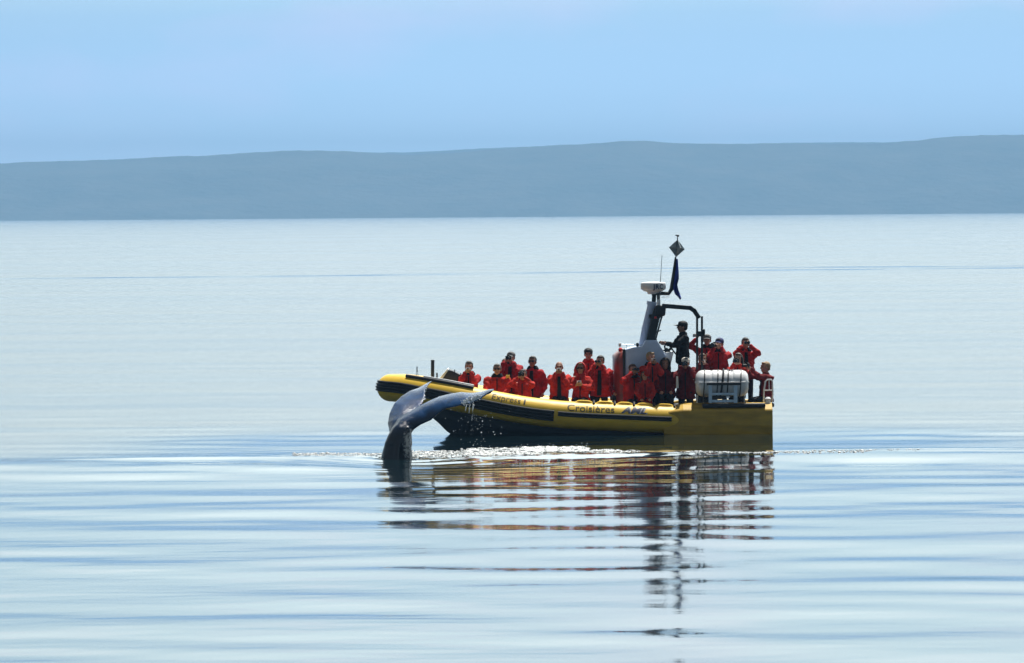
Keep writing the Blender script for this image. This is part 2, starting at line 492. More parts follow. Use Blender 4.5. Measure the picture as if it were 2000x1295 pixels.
# outward normals must turn smoothly round the nose
FR = []
for i in range(len(CL)):
    t = (CL[min(i + 1, len(CL) - 1)] - CL[max(i - 1, 0)]).normalized()
    side = t.cross(Vector((0, 0, 1))).normalized()
    FR.append((t, side, Vector((0, 0, 1))))
if FR[0][1].y > 0: FR = [(t, -s, u) for t, s, u in FR]
FR = [(t, s, (s.cross(t) if s.cross(t).z > 0 else t.cross(s)).normalized()) for t, s, u in FR]
def arc(i):
    return sum((CL[k + 1] - CL[k]).length for k in range(i))
NT = 40
v = []; f = []
for i in range(len(CL)):
    t, s, u = FR[i]
    for k in range(NT):
        a = 2 * math.pi * k / NT
        v.append(CL[i] + (s * math.cos(a) + u * math.sin(a)) * R_T)
for i in range(len(CL) - 1):
    for k in range(NT):
        f.append((i * NT + k, i * NT + (k + 1) % NT, (i + 1) * NT + (k + 1) % NT, (i + 1) * NT + k))
f.append(tuple(range(NT))); f.append(tuple((len(CL) - 1) * NT + k for k in range(NT)))
mbt = MB(); mbt.add(v, f)
tube = mbt.build('inflatable_tube', M['yellow'], boat, smooth=True)
# welded seams round the tube
for px in (885, 1010, 1180):
    i = min(range(len(near_c) * 8 - 8), key=lambda j: abs(CL[j].x - L(px, 800).x))
    t, s, u = FR[i]
    sm = MB(); sm.tube([CL[i] - t * 0.018, CL[i] + t * 0.018], R_T + 0.004, n=40)
    sm.build('seam_band', M['yellow'], tube, smooth=True)
def strip(name, i0, i1, prof, matl, parent):
    """rubbing strip along the tube: prof = list of (angle, height over the tube skin)"""
    v = []; f = []; n = len(prof)
    for i in range(i0, i1 + 1):
        t, s, u = FR[i]
        bow = max(0.0, 1 - abs(i - nn_ / 2) / (nn_ * 0.26)) if nn_ else 0
        for a, h in prof:
            a = a + 0.32 * bow
            v.append(CL[i] + (s * math.cos(a) + u * math.sin(a)) * (R_T + h))
    for i in range(i1 - i0):
        for k in range(n):
            f.append((i * n + k, i * n + (k + 1) % n, (i + 1) * n + (k + 1) % n, (i + 1) * n + k))
    f.append(tuple(range(n))); f.append(tuple((i1 - i0) * n + k for k in range(n)))
    mb = MB(); mb.add(v, f)
    return mb.build(name, matl, parent, smooth=True)
def ribbed(a0, a1, nrib):
    pr = [(a1, -0.01)]
    for k in range(nrib):
        b0 = a1 + (a0 - a1) * (k / nrib); b1 = a1 + (a0 - a1) * ((k + 1) / nrib); w = b1 - b0
        pr += [(b0 + w * 0.04, 0.010), (b0 + w * 0.25, 0.034), (b0 + w * 0.5, 0.040), (b0 + w * 0.75, 0.034), (b0 + w * 0.96, 0.010)]
    pr.append((a0, -0.01))
    return pr
def idx_at(px):
    x = L(px, 800).x
    return min(range(len(near_c) * 8 - 8), key=lambda j: abs(CL[j].x - x))
iw, it_ = idx_at(1085), idx_at(1308)
nn_ = len(CL) - 1
strip('wide_rubbing_strip', iw, nn_ - iw, ribbed(-0.52, 0.29, 4), M['black'], boat)
strip('thin_rubbing_strip', it_, iw - 1, ribbed(-0.10, 0.26, 2), M['black'], boat)
strip('thin_rubbing_strip', nn_ - iw + 1, nn_ - it_, ribbed(-0.10, 0.26, 2), M['black'], boat)
# yellow cushions on top of the near tube, dark gaps and grab handles between them
def tube_pt(x, a, h):
    i = min(range(len(near_c) * 8 - 9), key=lambda j: abs((CL[j].x + CL[j + 1].x) / 2 - x))
    c = CL[i].lerp(CL[i + 1], (x - CL[i].x) / (CL[i + 1].x - CL[i].x))
    t, s, u = FR[i]
    return c + (s * math.cos(a) + u * math.sin(a)) * (R_T + h)
for (a, c) in ((1122, 1157), (1163, 1198), (1204, 1235), (1242, 1275), (1281, 1315)):
    x0, x1 = L(a, 800).x, L(c, 800).x
    for sg in (1, -1):
        v = []; f = []
        ang = [1.22, 1.32, 1.45, 1.6, 1.75, 1.9]
        nS = 9
        for q in range(nS):
            tt = q / (nS - 1)
            hh = 0.045 * (1 - abs(2 * tt - 1) ** 4) + 0.004
            for k, g in enumerate(ang):
                e = 1.0 if 0 < k < len(ang) - 1 else 0.0
                p = tube_pt(x0 + (x1 - x0) * tt, g, hh * e + (-0.004 if not e else 0))
                v.append(Vector((p.x, p.y * sg, p.z)))
        for q in range(nS - 1):
            for k in range(len(ang) - 1):
                f.append((q * len(ang) + k, q * len(ang) + k + 1, (q + 1) * len(ang) + k + 1, (q + 1) * len(ang) + k))
        mb = MB(); mb.add(v, f); mb.build('tube_cushion', M['yellow'], boat, smooth=True)
for px in (1160, 1201, 1238.5, 1278, 1318):
    x = L(px, 800).x
    pts = [tube_pt(x - 0.02, a, 0.012 + 0.03 * math.sin((a - 1.15) / 0.85 * math.pi)) for a in np.linspace(1.15, 2.0, 9)]
    mb = MB(); mb.tube(pts, 0.028, n=8); mb.build('grab_handle', M['black'], boat, smooth=True)

# angular stern section at the end of each tube
def stern(sg):
    st = [(1296, 0.78), (1334, 1.0), (1420, 1.0), (1508, 1.0)]
    v = []; f = []
    prof = [(-0.92, 0.69, 1), (-1.16, 0.70, 1), (-1.30, 0.665, 1), (-1.545, 0.565, 1), (-1.575, 0.53, 1), (-1.58, 0.2, 1), (-1.55, -0.06, 1), (-1.35, -0.25, 1), (-0.92, -0.28, 1)]
    n = len(prof)
    for px, k in st:
        x = L(px, 820).x
        for y, z, _ in prof:
            yy = -1.25 + (y + 1.25) * k
            zz = 0.30 + (z - 0.30) * k
            v.append(Vector((x, yy * sg, zz)))
    for i in range(len(st) - 1):
        for k in range(n):
            f.append((i * n + k, i * n + (k + 1) % n, (i + 1) * n + (k + 1) % n, (i + 1) * n + k))
    f.append(tuple(range(n))); f.append(tuple((len(st) - 1) * n + k for k in range(n)))
    mb = MB(); mb.add(v, f)
    return mb.build('stern_pod', M['yellow_dark'], boat, bevel=0.018)
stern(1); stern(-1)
mb = MB(); mb.box((L(1500, 820).x, 0, 0.25), (0.10, 1.9, 0.9)); mb.build('transom', M['yellow_dark'], boat, bevel=0.01)
# V hull
secs = [(846, 0.36, 0.02, 0.40, 0.10), (856, 0.25, 0.14, 0.42, 0.30), (872, 0.06, 0.36, 0.40, 0.55), (895, -0.14, 0.60, 0.34, 0.82), (930, -0.3, 0.82, 0.26, 0.98), (1000, -0.42, 1.0, 0.16, 1.1), (1100, -0.45, 1.12, 0.08, 1.16), (1250, -0.45, 1.16, 0.02, 1.2), (1498, -0.45, 1.16, 0.0, 1.2)]
v = []; f = []
for px, kz, cw, cz, dw in secs:
    x = L(px, 820, 0).x
    i = idx_at(px); tz = CL[i].z - 0.1
    for y, z in ((-dw, max(tz, cz + 0.05)), (-cw - 0.02, cz), (-cw, cz - 0.05), (0, kz), (cw, cz - 0.05), (cw + 0.02, cz), (dw, max(tz, cz + 0.05))):
        v.append(Vector((x, y, z)))
n = 7
for i in range(len(secs) - 1):
    for k in range(n - 1):
        f.append((i * n + k, i * n + k + 1, (i + 1) * n + k + 1, (i + 1) * n + k))
mb = MB(); mb.add(v, f); mb.build('hull', M['hull'], boat, smooth=True)
# deck
DECK = 0.33
v = []; f = []
dk = [(800, 0.25, 0.92), (840, 0.5, 0.86), (880, 0.72, 0.62), (930, 0.9, 0.42), (990, 1.0, DECK), (1498, 1.05, DECK)]
for px, w, z in dk:
    x = L(px, 800, 0).x
    for y, zz in ((-w, z), (w, z), (w, z - 0.04), (-w, z - 0.04)): v.append(Vector((x, y, zz)))
for i in range(len(dk) - 1):
    for k in range(4):
        f.append((i * 4 + k, i * 4 + (k + 1) % 4, (i + 1) * 4 + (k + 1) % 4, (i + 1) * 4 + k))
f += [(0, 1, 2, 3), tuple(len(v) - 4 + k for k in range(4))]
mb = MB(); mb.add(v, f); mb.build('deck', M['deck'], boat)
AFT = 0.62
xa, xb = L(1318, 800, 0).x, L(1494, 800, 0).x
mb = MB(); mb.box(((xa + xb) / 2, 0.30, (DECK + AFT) / 2 + 0.002), (xb - xa, 1.3, AFT - DECK), bev=0.02); mb.build('aft_platform', M['deck'], boat)

# bow fittings: posts, handrail pad, slanted locker
def post(name, px, y0, y1, r, yl, matl='black', lean=0):
    a = L(px, y1, yl); c = L(px + lean, y0, yl)
    mb = MB(); mb.tube([a, c], r, n=12); return mb.build(name, M[matl], boat, smooth=True)
pp = post('bow_post', 845, 704.5, 742, 0.040, -0.35)
mb = MB(); a = L(845, 705, -0.35); mb.lathe([(0.03, 0.0), (0.045, 0.005), (0.045, 0.02), (0.02, 0.028)], a); mb.build('cap', M['blackmetal'], pp, smooth=True)
mb = MB(); mb.tube([L(812, 741, -0.5), L(814.5, 718, -0.5), L(817.5, 741, -0.5)], 0.011, n=8); mb.tube([L(814.5, 726, -0.5), L(814.5, 716, -0.5)], 0.012, n=8); mb.build('bow_cleat', M['blackmetal'], boat, smooth=True)
post('small_bow_post', 853.5, 728, 744, 0.018, -0.4)
mb = MB(); mb.box(L(846, 739, -0.35), (0.2, 0.16, 0.05), bev=0.01); mb.build('post_base', M['blackmetal'], boat)
def on_tube(px, a, h): return tube_pt(L(px, 780).x, a, h)
pts = [on_tube(px, 1.15, 0.02) for px in np.linspace(797, 923, 24)]
mb = MB(); mb.tube(pts, 0.042, n=10); mb.build('tube_top_pad', M['black'], boat, smooth=True)
pts = [on_tube(px, 1.28, 0.055) for px in np.linspace(828, 922, 20)]
mb = MB(); mb.tube(pts, 0.02, n=8); mb.build('pad_highlight', M['white'], boat, smooth=True)  # white bar built in place of the highlight along the black pad
poly = [xz(858, 747, -0.6), xz(862, 742, -0.6), xz(877, 722.5, -0.6), xz(884, 724.5, -0.6), xz(925, 745, -0.6), xz(925, 764, -0.6), xz(870, 757, -0.6)]
lk = MB(); lk.prism(poly, -0.62, 0.35); locker = lk.build('bow_locker', M['black'], boat, bevel=0.012)
poly = [xz(859, 741, -0.6), xz(875.5, 721.5, -0.6), xz(878, 722.5, -0.6), xz(864, 743, -0.6)]
lk = MB(); lk.prism([(x - 0.02, z + 0.01) for x, z in poly], -0.66, 0.39); lk.build('locker_front_panel', M['white'], locker)
for k in range(3):
    q0 = L(888 + k * 12, 728 + k * 6.5, -0.63)
    mb = MB(); mb.box(q0, (0.02, 0.015, 0.14)); mb.build('hinge', M['blackmetal'], locker)

# white console with tower
con = empty('console'); con.parent = boat
cy0, cy1 = -0.52, 0.52
poly = [xz(1222, 722), xz(1222, 684), xz(1233, 681), xz(1256, 678), xz(1262, 666), xz(1285, 666), xz(1292, 678), xz(1300, 692), xz(1307, 706), xz(1301, 728), xz(1296, 745), xz(1222, 745)]
poly = [(x, z) for x, z in poly]
cb = MB(); cb.prism(poly, cy0, cy1)
cb.prism([xz(1222, 745.5), xz(1296, 745.5), xz(1294, 822), xz(1224, 822)], cy0 + 0.03, cy1 - 0.03)
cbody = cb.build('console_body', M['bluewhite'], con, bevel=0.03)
# right hand pod that carries the wheel
poly = [xz(1300, 690), xz(1318, 689), xz(1314, 706), xz(1309, 726), xz(1304, 740), xz(1300, 740)]
mb = MB(); mb.prism(poly, cy0 + 0.1, cy1 - 0.1); mb.build('helm_pod', M['white'], con, bevel=0.02)
# red padded front end
mb = MB()
prof = []
x0 = L(1198, 700).x; x1 = L(1221, 700).x
seg = 12
v = []; f = []
for i in range(seg + 1):
    tt = i / seg
    w = 0.50 * math.sqrt(max(0.0, 1 - (1 - tt) ** 2.6)) + 0.02
    ht = L(1200, 683 + 14 * (1 - tt) ** 2).z
    for k in range(13):
        g = math.pi * k / 12
        v.append(Vector((x0 + (x1 - x0) * tt, -math.cos(g) * w, (ht - 0.28) + math.sin(g) * (0.28))))
    v.append(Vector((x0 + (x1 - x0) * tt, w, DECK + 0.01))); v.append(Vector((x0 + (x1 - x0) * tt, -w, DECK + 0.01)))
n = 15
for i in range(seg):
    for k in range(n):
        f.append((i * n + k, i * n + (k + 1) % n, (i + 1) * n + (k + 1) % n, (i + 1) * n + k))
f.append(tuple(range(n))); f.append(tuple(seg * n + k for k in range(n)))
mb.add(v, f); mb.build('front_padding', M['redpad'], con, smooth=True)
mb = MB(); mb.prism([xz(1218, 684), xz(1222.5, 683.5), xz(1222.5, 745), xz(1218, 745)], cy0 - 0.015, cy1 + 0.015); mb.build('dark_edge', M['black'], con)
# tower: pale leaning column, dark panel behind it, window frame
def bar(name, a, c, wx, wy, matl, parent, yl=0.0, taper=1.0):
    """leaning bar between photo points a and c, wx wide in the picture"""
    p0 = L(*a, yl); p1 = L(*c, yl)
    w0, w1 = wx / 2, wx / 2 * taper
    v = []
    for p, w in ((p0, w0), (p1, w1)):
        for sx, sy in ((-1, -1), (1, -1), (1, 1), (-1, 1)):
            v.append(Vector((p.x + sx * w, p.y + sy * wy / 2, p.z)))
    mb = MB(); mb.add(v, [(0, 1, 2, 3), (7, 6, 5, 4), (0, 4, 5, 1), (1, 5, 6, 2), (2, 6, 7, 3), (3, 7, 4, 0)])
    return mb.build(name, M[matl], parent, bevel=min(wx, wy) * 0.15)
tw = empty('tower'); tw.parent = boat
mb = MB(); mb.tube([L(1256, 680, 0), L(1262, 642, 0), L(1271, 604, 0), L(1273, 592, 0)], [0.11, 0.10, 0.095, 0.09], n=18)
mb.tube([L(1272.3, 596, 0), L(1273.5, 589, 0)], 0.115, n=18)
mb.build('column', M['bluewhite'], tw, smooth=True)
bar('dark_panel', (1268, 671), (1284, 602), 0.19, 0.75, 'blackmetal', tw, 0.1)
bar('window_post', (1280, 665), (1294, 613), 0.038, 0.05, 'blackmetal', tw, -0.25)
bar('window_post', (1280, 665), (1294, 613), 0.038, 0.05, 'blackmetal', tw, 0.45)
bar('window_bar', (1280, 617.6), (1280, 616), 0.32, 0.72, 'blackmetal', tw, 0.1)
bar('window_bar', (1277, 664.5), (1277, 662), 0.14, 0.72, 'blackmetal', tw, 0.1)
gp = [L(1279, 662, 0.1), L(1287, 619, 0.1), L(1292, 619, 0.1), L(1281.5, 662, 0.1)]
mb = MB(); mb.prism([(p.x, p.z) for p in gp], 0.098, 0.104); mb.build('window_pane', M['glass'], tw)
mb = MB(); mb.tube([L(1276, 652, -0.2), L(1283, 648.5, -0.25), L(1291, 645, -0.3)], 0.014, n=6); mb.tube([L(1277, 646, -0.2), L(1281, 651, -0.22)], 0.012, n=6); mb.build('wiper', M['blackmetal'], tw)
bar('top_box', (1288, 617), (1290, 596), 0.24, 0.9, 'blackmetal', tw, 0.1)
mb = MB(); mb.lathe([(0.028, 0), (0.03, 0.02), (0.02, 0.045)], L(1280.5, 622, -0.32), axis='Z', n=12); mb.build('side_lamp', M['redlens'], tw, smooth=True)
# roll bar
for yl in (-0.42, 0.55):
    pts = [L(1296, 597.5, yl), L(1330, 600, yl), L(1348, 601.5, yl), L(1356, 607, yl), L(1364, 619, yl)]
    mb = MB()
    n4 = []
    for i in range(len(pts) - 1):
        a, c = pts[i], pts[i + 1]
        d = (c - a); ln = d.length; ang = math.atan2(d.z, d.x)
        mb.box((a + c) / 2, (ln + 0.07, 0.10, 0.10), rot=Matrix.Rotation(-ang, 3, 'Y'), bev=0.012)
    mb.build('roll_bar', M['blackmetal'], tw)
    for px in (1361.5, 1371):
        bar('roll_bar_post', (px, 775), (px, 617.5), 0.05, 0.07, 'blackmetal', tw, yl + 0.002)
    mb = MB(); mb.box(L(1368, 652, yl - 0.05), (0.2, 0.12, 0.12), bev=0.015); mb.box(L(1374, 648, yl - 0.07), (0.07, 0.08, 0.12), bev=0.01); mb.build('clamp', M['blackmetal'], tw)
mb = MB(); mb.box(L(1330, 600, 0.07), (0.07, 0.9, 0.07)); mb.box(L(1354, 605, 0.07), (0.07, 0.9, 0.07)); mb.build('cross_bar', M['blackmetal'], tw)
# radar, mast arm, reflector
mb = MB(); mb.tube([L(1276.5, 596, 0.05), L(1278, 572, 0.05)], 0.05, n=10); mb.tube([L(1286, 596, 0.05), L(1285, 574, 0.05)], 0.03, n=8)
mb.box(L(1283, 574.5, 0.05), (0.24, 0.3, 0.05)); mb.build('mast_foot', M['blackmetal'], tw)
mb = MB(); mb.box(L(1286.5, 591, -0.1), (0.08, 0.08, 0.14), bev=0.015); mb.build('antenna_base', M['white'], tw)
RD = L(1276, 560.5, 0.02)
mb = MB()
mb.lathe([(0.09, -0.165), (0.13, -0.16), (0.15, -0.11), (0.20, -0.10), (0.275, -0.055), (0.287, -0.035), (0.288, 0.07), (0.280, 0.092), (0.255, 0.106), (0.10, 0.118), (0.02, 0.12)], RD, n=40)
rdr = mb.build('radar_dome', M['white'], tw, smooth=True)
mb = MB()
def squ(p, w): return (p, w)
arm = [(L(1290, 573, 0.05), 0.045), (L(1306, 573.5, 0.05), 0.045), (L(1311.5, 565, 0.05), 0.05), (L(1315, 540, 0.05), 0.04), (L(1319.5, 502, 0.05), 0.02)]
mb.tube([p for p, w in arm], [w for p, w in arm], n=10)
mb.build('mast_arm', M['blackmetal'], tw, smooth=True)
mb = MB(); mb.tube([L(1292, 580.3, -0.05), L(1307, 580, -0.05)], 0.007, n=6); mb.build('bracket_rod', M['steel'], tw)
mb = MB(); mb.tube([L(1288, 592, -0.1), L(1290.5, 540, -0.1), L(1293, 498, -0.1)], [0.010, 0.007, 0.005], n=6); mb.build('whip_antenna', M['blackmetal'], tw)
rc = L(1322, 485, 0.05)
mb = MB()
s_ = 17.5 / PXM
tilt = Matrix.Rotation(rad(8), 3, 'Y') @ Matrix.Rotation(rad(24), 3, 'Z') @ Matrix.Rotation(rad(-6), 3, 'X')
ax = [tilt @ Vector(a) for a in ((1, 0, 0), (0, 1, 0), (0, 0, 1))]
for i, j in ((0, 1), (1, 2), (0, 2)):      # three square plates crossing: an octahedral radar reflector
    k3 = 3 - i - j
    a, c, e = ax[i] * s_, ax[j] * s_, ax[k3] * 0.004
    mb.add([rc + a + e, rc + c + e, rc - a + e, rc - c + e, rc + a - e, rc + c - e, rc - a - e, rc - c - e], [(0, 1, 2, 3), (7, 6, 5, 4), (0, 4, 5, 1), (1, 5, 6, 2), (2, 6, 7, 3), (3, 7, 4, 0)])
mb.build('radar_reflector', M['reflector'], tw)
mb = MB(); mb.tube([L(1320, 504, 0.05), rc, L(1323.5, 463, 0.05)], 0.012, n=6)
mb.lathe([(0.015, -0.02), (0.03, -0.015), (0.032, 0.02), (0.01, 0.03)], L(1324, 461, 0.05), n=10)
mb.box(L(1321.5, 459.5, 0.05), (0.06, 0.03, 0.025)); mb.build('top_light', M['blackmetal'], tw, smooth=True)
# flag hanging from the mast
v = []; f = []
fl = [((1321, 505), (1323.5, 506)), ((1319.5, 520), (1324.5, 521)), ((1318, 535), (1326, 535)), ((1316.5, 548), (1326, 545)), ((1315.5, 558), (1323, 556)), ((1315.5, 566), (1325, 566)), ((1318, 574), (1328, 575)), ((1325, 581), (1329.5, 580)), ((1328.5, 586), (1330.3, 583))]
rows = []
for i, (a, c) in enumerate(fl):
    for k in range(7):
        t = k / 6
        rows.append(L(a[0] + (c[0] - a[0]) * t, a[1] + (c[1] - a[1]) * t, 0.02 + 0.05 * math.sin(t * 7 + i * 0.9)))
for i in range(len(fl) - 1):
    for k in range(6):
        f.append((i * 7 + k, i * 7 + k + 1, (i + 1) * 7 + k + 1, (i + 1) * 7 + k))
me = bpy.data.meshes.new('flag'); me.from_pydata([tuple(p) for p in rows], [], f)
flg = link_mesh('flag', me, M['flag'])
sld = flg.modifiers.new('thick', 'SOLIDIFY'); sld.thickness = 0.006
flg.location = BO
tag(flg, 'dark blue flag hanging limp from the mast arm below the metal reflector', 'flag')
# small rail with lamps on the console
mb = MB(); mb.tube([L(1209, 681, -0.3), L(1209.5, 672.5, -0.3), L(1250, 673.5, -0.3), L(1256, 673.5, -0.3)], 0.007, n=6); mb.tube([L(1223.5, 683, -0.3), L(1223.5, 673, -0.3)], 0.007, n=6); mb.build('console_rail', M['steel'], con)
for px, c, nm in ((1211, 'white', 'lamp'), (1245, 'blackmetal', 'lamp')):
    mb = MB(); mb.lathe([(0.015, -0.05), (0.03, -0.04), (0.035, 0.0), (0.03, 0.03), (0.01, 0.04)], L(px, 673, -0.3), n=12); mb.build(nm, M[c], con, smooth=True)
mb = MB(); mb.lathe([(0.03, -0.03), (0.05, -0.02), (0.05, 0.03), (0.02, 0.06)], L(1212, 684, -0.2), n=12); mb.build('red_lamp', M['redlens'], con, smooth=True)
# steering wheel, levers
wc = L(1311, 680, -0.05)
wr = Matrix.Rotation(rad(52), 3, 'Y')
mb = MB()
ring = [wc + wr @ Vector((math.cos(a) * 0.19, math.sin(a) * 0.19, 0)) for a in np.linspace(0, 2 * math.pi, 29)]
mb.tube(ring, 0.017, n=8, cap=False)
for k in range(3):
    a = k * 2.094 + 0.4
    mb.tube([wc, wc + wr @ Vector((math.cos(a) * 0.19, math.sin(a) * 0.19, 0))], 0.013, n=6)
mb.tube([wc + wr @ Vector((0, 0, 0.02)), wc + wr @ Vector((0, 0, -0.16))], 0.03, n=10)
mb.build('steering_wheel', M['blackmetal'], con, smooth=True)
mb = MB(); mb.tube([L(1300, 687, -0.3), L(1298, 676, -0.32), L(1302, 671, -0.32)], 0.02, n=8); mb.box(L(1304, 687, -0.2), (0.18, 0.3, 0.1), bev=0.02, rot=wr); mb.box(L(1296, 684.5, -0.1), (0.14, 0.3, 0.03)); mb.build('throttle_levers', M['blackmetal'], con, smooth=False)
# small white fenders / stanchions seen between people
for a, b0, b1 in ((1323, 735, 758), (1362.5, 772, 795)):
    mb = MB(); mb.tube([L(a, b1, -0.95), L(a - 0.5, b0, -0.95)], [0.03, 0.022], n=8); mb.build('stanchion', M['white'], boat, smooth=True)

# liferaft canister on its cradle over the near stern pod
cx0, cx1 = L(1358, 750).x, L(1461, 750).x
cc = L(1410, 748.5, -1.15)
raft = empty('life_raft_canister', BO + Vector((cc.x, cc.y, cc.z)))
tag(raft, 'white ribbed life raft canister strapped on a pale blue cradle at the stern', 'life raft')
hl = (cx1 - cx0) / 2; rr_ = 0.295
prof = [(0.12, -hl), (0.20, -hl + 0.01), (0.265, -hl + 0.06), (0.285, -hl + 0.10)]
for g in (-0.36, -0.12, 0.12, 0.36):
    prof += [(rr_, g - 0.10), (rr_ + 0.004, g - 0.06), (rr_ + 0.004, g + 0.06), (rr_, g + 0.10), (rr_ - 0.014, g + 0.12)]
prof += [(0.285, hl - 0.10), (0.265, hl - 0.06), (0.20, hl - 0.01), (0.12, hl)]
prof = sorted(prof, key=lambda q: q[1])
mb = MB(); mb.lathe(prof, n=40, axis='X'); mb.build('shell', M['white'], raft, smooth=True)
mb = MB(); mb.box((0, 0, 0.02), (2 * hl - 0.12, 2 * rr_ + 0.035, 0.045), bev=0.012); mb.box((0, 0, 0.02), (2 * hl + 0.02, 0.4, 0.045), bev=0.012); mb.build('flange', M['white'], raft)
for px, w in ((1375, 0.012), (1401, 0.012), (1421, 0.014), (1446, 0.012)):
    x = L(px, 750).x - cc.x
    mb = MB(); pts = [Vector((x + 0.02 * math.cos(a), math.sin(a) * (rr_ + 0.016), math.cos(a) * (rr_ + 0.016))) for a in np.linspace(0, 2 * math.pi, 33)]
    mb.tube(pts, w, n=6, cap=False); mb.build('strap', M['black'], raft, smooth=True)
x = L(1410, 750).x - cc.x
mb = MB(); pts = [Vector((x + 0.04 * math.cos(a), math.sin(a) * (rr_ + 0.022), math.cos(a) * (rr_ + 0.022))) for a in np.linspace(0, 2 * math.pi, 33)]
mb.tube(pts, 0.022, n=8, cap=False); mb.build('broad_strap', M['black'], raft, smooth=True)
mb = MB(); mb.tube([Vector((0.12, -0.06, rr_ + 0.02)), Vector((0.2, -0.12, rr_ - 0.02)), Vector((0.26, -0.06, rr_ + 0.02))], 0.014, n=6); mb.build('lashing', M['navyink'], raft)
# cradle: part of the boat
cr_ = empty('raft_cradle'); cr_.parent = boat
yf = cc.y - rr_ - 0.06
def plate(name, x0, x1, y0, y1, matl, th=0.05, yy=None):
    a = L(x0, y1, yf if yy is None else yy); c = L(x1, y0, yf if yy is None else yy)
    mb = MB(); mb.box((a + c) / 2, (abs(c.x - a.x), th, abs(c.z - a.z)), bev=0.006); return mb.build(name, M[matl], cr_)
plate('cradle_pad', 1380, 1446, 747, 752.5, 'black', 0.06, yf - 0.03)
plate('cradle_upright', 1384, 1390.5, 753, 787, 'palecradle')
plate('cradle_upright', 1433, 1440, 753, 787, 'palecradle')
plate('cradle_rail', 1390.6, 1432.9, 767, 772, 'palecradle')
plate('cradle_rail', 1390.6, 1432.9, 780.5, 786, 'palecradle')
plate('cradle_box', 1389, 1417, 773, 780, 'black', 0.05, yf + 0.06)
plate('cradle_label', 1418, 1425, 772.5, 777, 'white', 0.02, yf + 0.03)
plate('cradle_upright', 1384, 1390.5, 760, 787, 'palecradle', 0.05, cc.y + rr_ - 0.05)
plate('cradle_upright', 1433, 1440, 760, 787, 'palecradle', 0.05, cc.y + rr_ - 0.05)
for px in (1388, 1436):
    a = L(px, 770, cc.y); mb = MB(); mb.box(a, (0.05, 0.62, 0.10)); mb.build('cradle_saddle', M['palecradle'], cr_)
a = L(1372, 796, yf); c = L(1495, 788, yf)
mb = MB(); mb.box(((a.x + c.x) / 2, cc.y - 0.01, (a.z + c.z) / 2), (c.x - a.x, 0.78, abs(c.z - a.z)), bev=0.02); mb.build('cradle_base', M['black'], cr_)
mb = MB(); mb.tube([L(1368, 792, -1.0), L(1369, 776, -1.0)], 0.06, n=10); mb.build('cradle_foot', M['black'], cr_)
# white hoop rail at the stern
for yl in (-0.95, -0.1):
    mb = MB()
    mb.tube([L(1491.5, 786, yl), L(1492, 762, yl), L(1495, 745, yl), L(1499, 741.5, yl), L(1506, 741.5, yl), L(1509, 745, yl), L(1509.5, 770, yl), L(1508, 786, yl)], 0.017, n=8)
    mb.tube([L(1492, 762.5, yl), L(1509.5, 762.5, yl)], 0.013, n=8)
    mb.tube([L(1502, 742, yl), L(1502.5, 763, yl)], 0.01, n=8)
    mb.build('stern_rail', M['white'], boat, smooth=True)
mb = MB(); mb.lathe([(0.05, -0.09), (0.07, -0.06), (0.055, 0.0), (0.07, 0.05), (0.03, 0.09)], L(1500, 783, -1.2), n=14); mb.build('stern_bollard', M['white'], boat, smooth=True)

# lettering
def text_tris(s, size, shear=0.0, bold=0.0, space=1.0):
    cu = bpy.data.curves.new('txt', 'FONT')
    cu.body = s; cu.size = size; cu.shear = shear; cu.offset = bold; cu.space_character = space
    o = bpy.data.objects.new('txt', cu); COL.objects.link(o)
    dg = bpy.context.evaluated_depsgraph_get(); dg.update()
    me = bpy.data.meshes.new_from_object(o.evaluated_get(dg))
    bm = bmesh.new(); bm.from_mesh(me)
    bpy.data.objects.remove(o); bpy.data.meshes.remove(me)
    bmesh.ops.triangulate(bm, faces=bm.faces)
    for _ in range(2):
        es = [e for e in bm.edges if e.calc_length() > 0.03]
        if es: bmesh.ops.subdivide_edges(bm, edges=es, cuts=1)
        bmesh.ops.triangulate(bm, faces=bm.faces)
    return bm
def tube_text(name, s, px0, px1, py_base, size, matl, shear=0.0, bold=0.0, lift=0.005):
    bm = text_tris(s, size, shear, bold)
    w = max(v.co.x for v in bm.verts) - min(v.co.x for v in bm.verts)
    x0 = L(px0, 800).x; x1 = L(px1, 800).x
    k = (x1 - x0) / w; mn = min(v.co.x for v in bm.verts)
    for v in bm.verts:
        x = x0 + (v.co.x - mn) * k
        i = min(range(len(near_c) * 8 - 9), key=lambda j: abs((CL[j].x + CL[j + 1].x) / 2 - x))
        cz = CL[i].lerp(CL[i + 1], (x - CL[i].x) / (CL[i + 1].x - CL[i].x)).z
        base = math.asin(max(-0.9, min(0.95, py_base)))
        p = tube_pt(x, base + v.co.y / R_T, lift)
        v.co = p
    me = bpy.data.meshes.new(name); bm.to_mesh(me); bm.free()
    return link_mesh(name, me, M[matl], tube, smooth=False)
tube_text('lettering_croisieres', 'Croisières', 1107, 1199, 0.33, 0.265, 'blackink', bold=0.001)
tube_text('lettering_aml', 'AML', 1213, 1264, 0.36, 0.255, 'greyink', shear=0.35, bold=0.008, lift=0.004)
tube_text('lettering_aml', 'AML', 1211.5, 1261.5, 0.365, 0.245, 'navyink', shear=0.35, bold=0.006, lift=0.008)
tube_text('lettering_express', 'Express', 962, 1016, 0.42, 0.235, 'blackink', bold=-0.0005)
tube_text('lettering_numeral', '1', 1022, 1025.5, 0.42, 0.235, 'blackink', bold=-0.0005)
bm = text_tris('JRC', 0.15, 0, 0.004, 1.1)
mn = min(v.co.x for v in bm.verts)
for v in bm.verts:
    a = -math.pi / 2 + (v.co.x - mn - 0.02) / 0.292
    v.co = Vector((RD.x + math.cos(a) * 0.293, RD.y + math.sin(a) * 0.293, RD.z - 0.042 + v.co.y))
